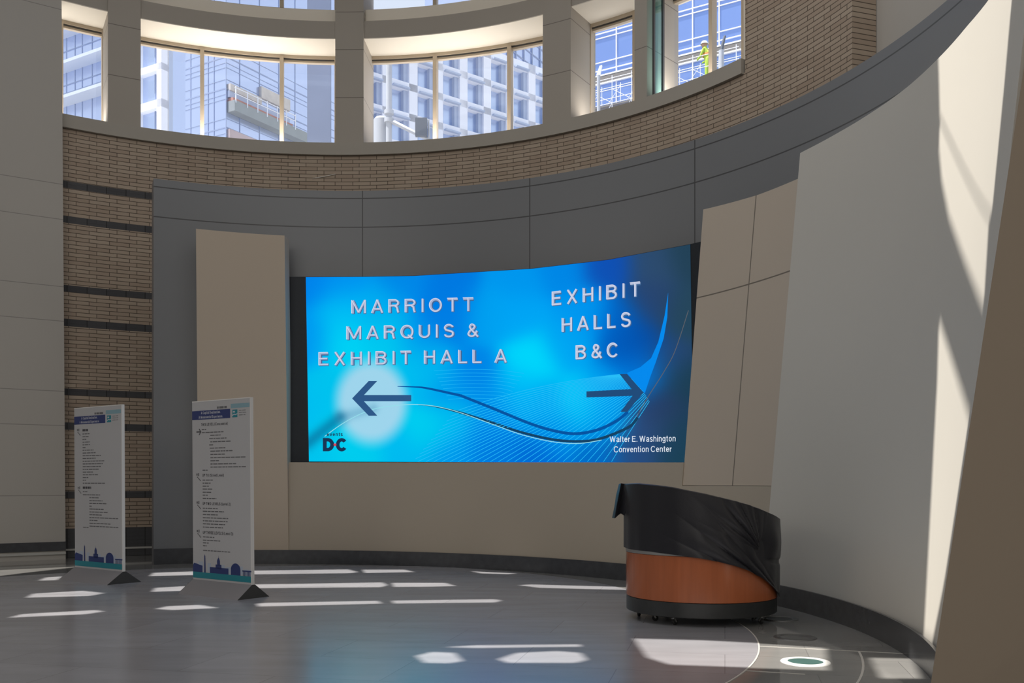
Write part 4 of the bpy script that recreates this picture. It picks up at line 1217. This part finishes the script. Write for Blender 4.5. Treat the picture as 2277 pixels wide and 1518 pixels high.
zs = [(fc_.Z(348, b), fc_.Z(348, a)) for a, b in ((141, 156), (221, 239), (305, 322), (58, 75))]
for a, b in zs: fc_.box(mb, 0, Lc, a, b, 0.0, 0.6)
mb.build('wall', M_conc, wb, smooth=False)
zs.sort()
for (a, b), (c, d) in zip(zs, zs[1:]):
    mb = MB(); fc_.box(mb, fc_.L(348), fc_.L(306), b, c, 0.42, 0.5)
    w_ = mb.build('window', M_pane, wb, smooth=False)
    mb = MB(); fc_.box(mb, fc_.L(333), fc_.L(335), b, c, 0.36, 0.42); mb.build('frame', M_dmull, w_, smooth=False)

# glass block with projecting slabs behind the narrow window
fe = Facade(236, 66, (-0.863, 0.505))
gb = empty('glass_block', fe.o); tag(gb, 'glass block with projecting slabs seen through the narrow window by the pale pier', 'building')
Le = fe.L(100)
mb = MB(); fe.box(mb, -1.0, Le, -0.05, 50, 0.0, 6); mb.build('glazing', M_lav, gb, smooth=False)
for py in (72, 150, 226):
    z = fe.Z(183, py)
    mb = MB(); fe.box(mb, -1, Le, z, z + 0.22, -1.1, 0.0); mb.build('slab', M_eave, gb, smooth=False)
    mb = MB(); fe.box(mb, -1, Le, z + 0.9, z + 0.97, -0.05, 0.0); fe.box(mb, -1, Le, z + 1.5, z + 1.55, -0.05, 0.0); mb.build('floor_line', M_dmull, gb, smooth=False)
mb = MB()
for px in (148, 167, 183, 205, 228): L = fe.L(px); fe.box(mb, L - 0.03, L + 0.03, -0.05, 50, -0.03, 0)
mb.build('mullion', M_dmull, gb, smooth=False)

# white building with a grid of deep windows
ff_ = Facade(826, 105, (0.776, 0.63))
wg = empty('grid_building', ff_.o); tag(wg, 'white building with a regular grid of deep windows behind the traffic post', 'building')
Lg0, Lg1 = ff_.L(800), ff_.L(1230)
LPX = [842, 890, 939, 1004, 1056, 1111, 1159, 1195]
pitch = (ff_.L(1159) - ff_.L(890)) / 5
Lref = ff_.L(890)
zr0 = ff_.Z(1004, 287); zp = ff_.Z(1004, 222) - zr0
rowp = zp * 1.0
ncol0, ncol1 = -1, 8
openings_z = [(zr0 + rowp * k + 0.12 * rowp, zr0 + rowp * (k + 1) - 0.12 * rowp) for k in range(-2, 3)]
ztop = openings_z[-1][1] + 0.32 * rowp
mb = MB(); ff_.box(mb, Lg0, Lg1, -0.05, ztop - 0.3, 0.9, 8.0); mb.build('core', M_pane, wg, smooth=False)
mb = MB()
ow = 0.34 * pitch
edges = [Lg0] + [v for k in range(ncol0, ncol1) for v in (Lref + pitch * k - ow, Lref + pitch * k + ow)] + [Lg1]
edges = [min(max(v, Lg0), Lg1) for v in edges]
for a, b in zip(edges[0::2], edges[1::2]):
    if b - a > 0.05: ff_.box(mb, a, b, -0.05, ztop, 0.0, 0.9)
zed = [-0.05] + [v for o_z in openings_z for v in o_z] + [ztop]
for a, b in zip(zed[0::2], zed[1::2]): ff_.box(mb, Lg0, Lg1, a, b, 0.0, 0.9)
mb.build('wall_grid', M_conc, wg, smooth=False)
for k in range(ncol0, ncol1):
    for a, b in openings_z:
        if b > ztop: continue
        Lk_ = Lref + pitch * k
        if Lk_ + ow > Lg1 or Lk_ - ow < Lg0: continue
        mb = MB()
        ff_.box(mb, Lk_ - ow * 0.9, Lk_ + ow * 0.9, b - 0.02, b + 0.16, -0.45, 0.0)
        ff_.box(mb, Lk_ + ow * 0.55, Lk_ + ow, a, b, 0.35, 0.9)
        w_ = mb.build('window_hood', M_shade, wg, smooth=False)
        mb = MB(); ff_.box(mb, Lk_ - ow * 0.62, Lk_ - ow * 0.52, a, b, 0.78, 0.9); mb.build('frame', M_dmull, w_, smooth=False)

# glass building behind it
fg = Facade(1060, 150, (0.505, 0.863))
gt = empty('glass_building', fg.o); tag(gt, 'pale glass building rising behind the white grid building', 'building')
mb = MB(); fg.box(mb, 0, fg.L(1240), -0.05, 95, 0.0, 10); mb.build('glazing', M_lav, gt, smooth=False)
mb = MB()
for k in range(26):
    z = 40 + 2.1 * k; fg.box(mb, 0, fg.L(1240), z, z + 0.14, -0.15, 0)
mb.build('floor_line', M_dmull, gt, smooth=False)
mb = MB()
for px in range(1110, 1236, 18): L = fg.L(px); fg.box(mb, L - 0.1, L + 0.1, -0.05, 95, -0.2, 0)
mb.build('mullion', M_dmull, gt, smooth=False)

# blue glass building with white mullions
fh = Facade(1317, 40, (0.849, -0.528))
bb = empty('blue_glass_building', fh.o); tag(bb, 'blue glass building with white mullions behind the scaffold', 'building')
Lh0, Lh1 = fh.L(1290), fh.L(1720)
mb = MB(); fh.box(mb, Lh0, Lh1, -0.05, 30, 0.0, 8); mb.build('glazing', M_blue, bb, smooth=False)
mb = MB()
for py in (-32, 19, 30, 87, 106): z = fh.Z(1541, py); fh.box(mb, Lh0, Lh1, z - 0.018, z + 0.018, -0.05, 0)
for py in (119, 138): z = fh.Z(1541, py); fh.box(mb, Lh0, Lh1, z - 0.03, z + 0.03, -0.10, 0)
mb.build('transom', M_mull, bb, smooth=False)
mb = MB(); fh.box(mb, Lh0, Lh1, fh.Z(1541, 136), fh.Z(1541, 121), -0.09, 0); mb.build('spandrel', M_span, bb, smooth=False)
mb = MB()
for px in (1318, 1371.5, 1425, 1482, 1541, 1600, 1660): L = fh.L(px); fh.box(mb, L - 0.022, L + 0.022, -0.05, 30, -0.06, 0)
mb.build('mullion', M_mull, bb, smooth=False)

# scaffold with deck in front of it
M_tube = mat('galvanised_tube', (0.80, 0.82, 0.88), 0.5, var=0.05)
so = fh.o - fh.n * 1.1
sc_ = empty('scaffold', (so.x, so.y, 0)); tag(sc_, 'white tube scaffold along the foot of the blue glass building', 'scaffold')
S_ = lambda L, z, d=1.0: fh.o + fh.d * L - fh.n * d + Vector((0, 0, z))
zdk = fh.Z(1541, 219)
lv = [zdk - 1.2, zdk, zdk + 0.55, zdk + 1.0]
Ls = [fh.L(1310) + 0.85 * k for k in range(9)]
mb = MB()
for L in Ls:
    for d in (0.5, 1.3): mb.tube([S_(L, -0.05, d), S_(L, lv[3] + 0.1, d)], 0.015, 6)
mb.build('standard', M_tube, sc_)
mb = MB()
for z in lv:
    for d in (0.5, 1.3): mb.tube([S_(Ls[0] - 0.1, z, d), S_(Ls[-1] + 0.1, z, d)], 0.014, 6)
mb.build('ledger', M_tube, sc_)
mb = MB()
for a, b in zip(Ls, Ls[1:]):
    mb.tube([S_(a, lv[0], 1.3), S_(b, lv[1], 1.3)], 0.012, 6); mb.tube([S_(a, lv[1], 0.5), S_(b, lv[3], 0.5)], 0.012, 6)
    mb.tube([S_(b, lv[1], 1.3), S_(a, lv[2], 1.3)], 0.010, 6)
mb.build('brace', M_tube, sc_)
mb = MB(); M_ = fh.M
mb.box((Ls[0] - 0.1, -1.3, lv[1] - 0.09), (Ls[-1] + 0.1, -0.5, lv[1] - 0.03), M_); mb.build('deck_board', M_span, sc_, smooth=False)

# worker on the scaffold
def skin_body(name, verts, edges, radii, m, parent):
    me = bpy.data.meshes.new(name); me.from_pydata(verts, edges, [])
    o = bpy.data.objects.new(name, me); COL.objects.link(o)
    o.modifiers.new('skin', 'SKIN'); sk = me.skin_vertices[0].data
    for s_, r_ in zip(sk, radii): s_.radius = (r_, r_)
    sk[0].use_root = True
    sb = o.modifiers.new('smooth', 'SUBSURF'); sb.levels = 1; sb.render_levels = 1
    me.materials.append(m)
    if parent: o.parent = parent
    return o
Lw = fh.L(1594); pw = S_(Lw, lv[1] - 0.03, 0.9)
wk = empty('person', pw, 2.4); tag(wk, 'person in yellow high visibility vest bending on the scaffold deck', 'person')
M_trous = mat('yellow_green_trousers', (0.45, 0.62, 0.08), 0.8, var=0.2)
M_vest = mat('high_visibility_vest', (0.80, 0.88, 0.10), 0.7, var=0.05)
M_skin = mat('skin', (0.45, 0.27, 0.19), 0.6)
M_hat = mat('white_helmet', (0.85, 0.85, 0.82), 0.4)
M_or = mat('orange_stripe', (0.85, 0.30, 0.08), 0.6)
V_ = [(0, 0, 0.95), (0.04, 0, 1.15), (0.10, 0, 1.36), (0.15, 0, 1.50), (0.19, 0, 1.62), (0, 0.10, 0.88), (0.03, 0.12, 0.48), (-0.02, 0.13, 0.06), (0.12, 0.14, 0.03), (0, -0.10, 0.88), (0.05, -0.12, 0.48), (0.0, -0.13, 0.06), (0.14, -0.14, 0.03),
      (0.10, 0.20, 1.38), (0.20, 0.25, 1.12), (0.40, 0.20, 1.02), (0.10, -0.20, 1.38), (0.22, -0.25, 1.12), (0.42, -0.18, 1.04)]
E_ = [(0, 1), (1, 2), (2, 3), (3, 4), (0, 5), (5, 6), (6, 7), (7, 8), (0, 9), (9, 10), (10, 11), (11, 12), (2, 13), (13, 14), (14, 15), (2, 16), (16, 17), (17, 18)]
R_s = [0.15, 0.15, 0.16, 0.055, 0.10, 0.10, 0.07, 0.05, 0.04, 0.10, 0.07, 0.05, 0.04, 0.065, 0.05, 0.035, 0.065, 0.05, 0.035]
skin_body('body', V_, E_, R_s, M_trous, wk)
skin_body('vest', [(0.01, 0, 1.02), (0.05, 0, 1.18), (0.10, 0, 1.36)], [(0, 1), (1, 2)], [0.175, 0.18, 0.195], M_vest, wk)
def at_person(mb, name, m):
    o = mb.build(name, m); o.parent = wk; return o
mb = MB(); mb.lathe((0.05, 0, 1.18), [(0.186, -0.05), (0.192, -0.02), (0.192, 0.02), (0.186, 0.05)], 20); at_person(mb, 'stripe', M_or)
mb = MB(); r = mb.lathe((0.19, 0, 1.64), [(0.155, 0.0), (0.135, 0.02), (0.125, 0.07), (0.09, 0.115), (0.03, 0.135)], 20); mb.face(*r[-1]); at_person(mb, 'helmet', M_hat)
mb = MB(); r = mb.lathe((0.195, 0, 1.52), [(0.03, -0.03), (0.085, 0.01), (0.105, 0.08), (0.11, 0.125)], 20); mb.face(*reversed(r[0])); mb.face(*r[-1]); at_person(mb, 'face', M_skin)

# pylon, traffic post and street lamps outside
M_pyl = mat('blue_grey_pylon', (0.20, 0.245, 0.37), 0.6, var=0.15, scale=0.6)
Yp = 30.0
x0, x1 = at(683, 0, Yp).x, at(735, 0, Yp).x
mb = MB(); mb.box((x0, Yp, -0.05), (x1, Yp + 0.12, 24))
tag(mb.build('pylon', M_pyl, smooth=False), 'flat blue grey pylon standing outside next to a stone column', 'pylon')
M_post = mat('pale_grey_post', (0.46, 0.49, 0.55), 0.5, var=0.05)
M_sigdark = mat('dark_grey_signal', (0.12, 0.14, 0.18), 0.5)
Yt = 30.0
p0 = at(849, HY, Yt)
tp = empty('traffic_post', (p0.x, Yt, 0)); tag(tp, 'pale traffic post with a mast arm seen low in the window', 'traffic post')
mb = MB(); zt_ = height(262, Yt); mb.tube([(p0.x, Yt, -0.05), (p0.x, Yt, zt_ - 0.08), (p0.x, Yt, zt_)], [0.27, 0.26, 0.20], 20); mb.build('post', M_post, tp)
pm = at(865, HY, Yt - 0.35)
mb = MB(); mb.tube([(pm.x, Yt - 0.35, -0.05), (pm.x, Yt - 0.35, height(60, Yt))], 0.095, 14)
for py in (250, 268): z = height(py, Yt - .35); mb.tube([(pm.x, Yt - 0.35, z - 0.06), (pm.x, Yt - 0.35, z + 0.06)], 0.15, 14)
mb.build('mast', M_post, tp)
a_, b_2 = at(868, 268, Yt - 0.35), at(958, 313, Yt - 0.9)
mb = MB(); mb.tube([a_, b_2], [0.075, 0.055], 10); mb.build('mast_arm', M_post, tp)
q0, q1 = at(925, 268, Yt - 0.8), at(951, 308, Yt - 0.8)
mb = MB(); mb.box((q0.x, Yt - 1.05, q1.z), (q1.x, Yt - 0.9, q0.z)); h1 = mb.build('signal_head', M_sigdark, tp, smooth=False)
mb = MB(); mb.tube([at(953, 266, Yt - .9), at(954, 316, Yt - .9)], 0.03, 8); mb.tube([at(925, 267, Yt - .9), at(953, 266, Yt - .9)], 0.02, 8); mb.build('bracket', M_post, h1)

M_lamp = mat('lamp_head_white', (0.92, 0.92, 0.90), 0.4)
Yl = 30.5
pl_ = at(1332, HY, Yl)
l1 = empty('street_lamp', (pl_.x, Yl, 0)); tag(l1, 'street lamp with a white tilted head in front of the blue glass building', 'street lamp', 'street lamps outside the hall')
mb = MB(); mb.tube([(pl_.x, Yl, -0.05), at(1331, 168, Yl)], 0.055, 10); mb.build('pole', M_sigdark if False else M_post, l1)
mb = MB(); c_ = [at(1326, 166, Yl), at(1333, 146, Yl), at(1339, 144, Yl), at(1334, 168, Yl)]
mb.prism(c_, (0.02, 0.12, 0)); mb.build('head', M_lamp, l1)
pr_ = at(1604, HY, 28.0)
l2 = empty('street_lamp', (pr_.x, 28.0, 0)); tag(l2, 'street lamp with a dark bent head on a pale post near the brick jamb', 'street lamp', 'street lamps outside the hall')
mb = MB(); mb.tube([(pr_.x, 28.0, -0.05), at(1604, 112, 28.0)], 0.075, 12); mb.build('pole', M_post, l2)
mb = MB(); mb.tube([at(1605, 112, 28), at(1607, 98, 28), at(1612, 80, 28)], [0.045, 0.05, 0.035], 10); mb.build('head', M_sigdark, l2)
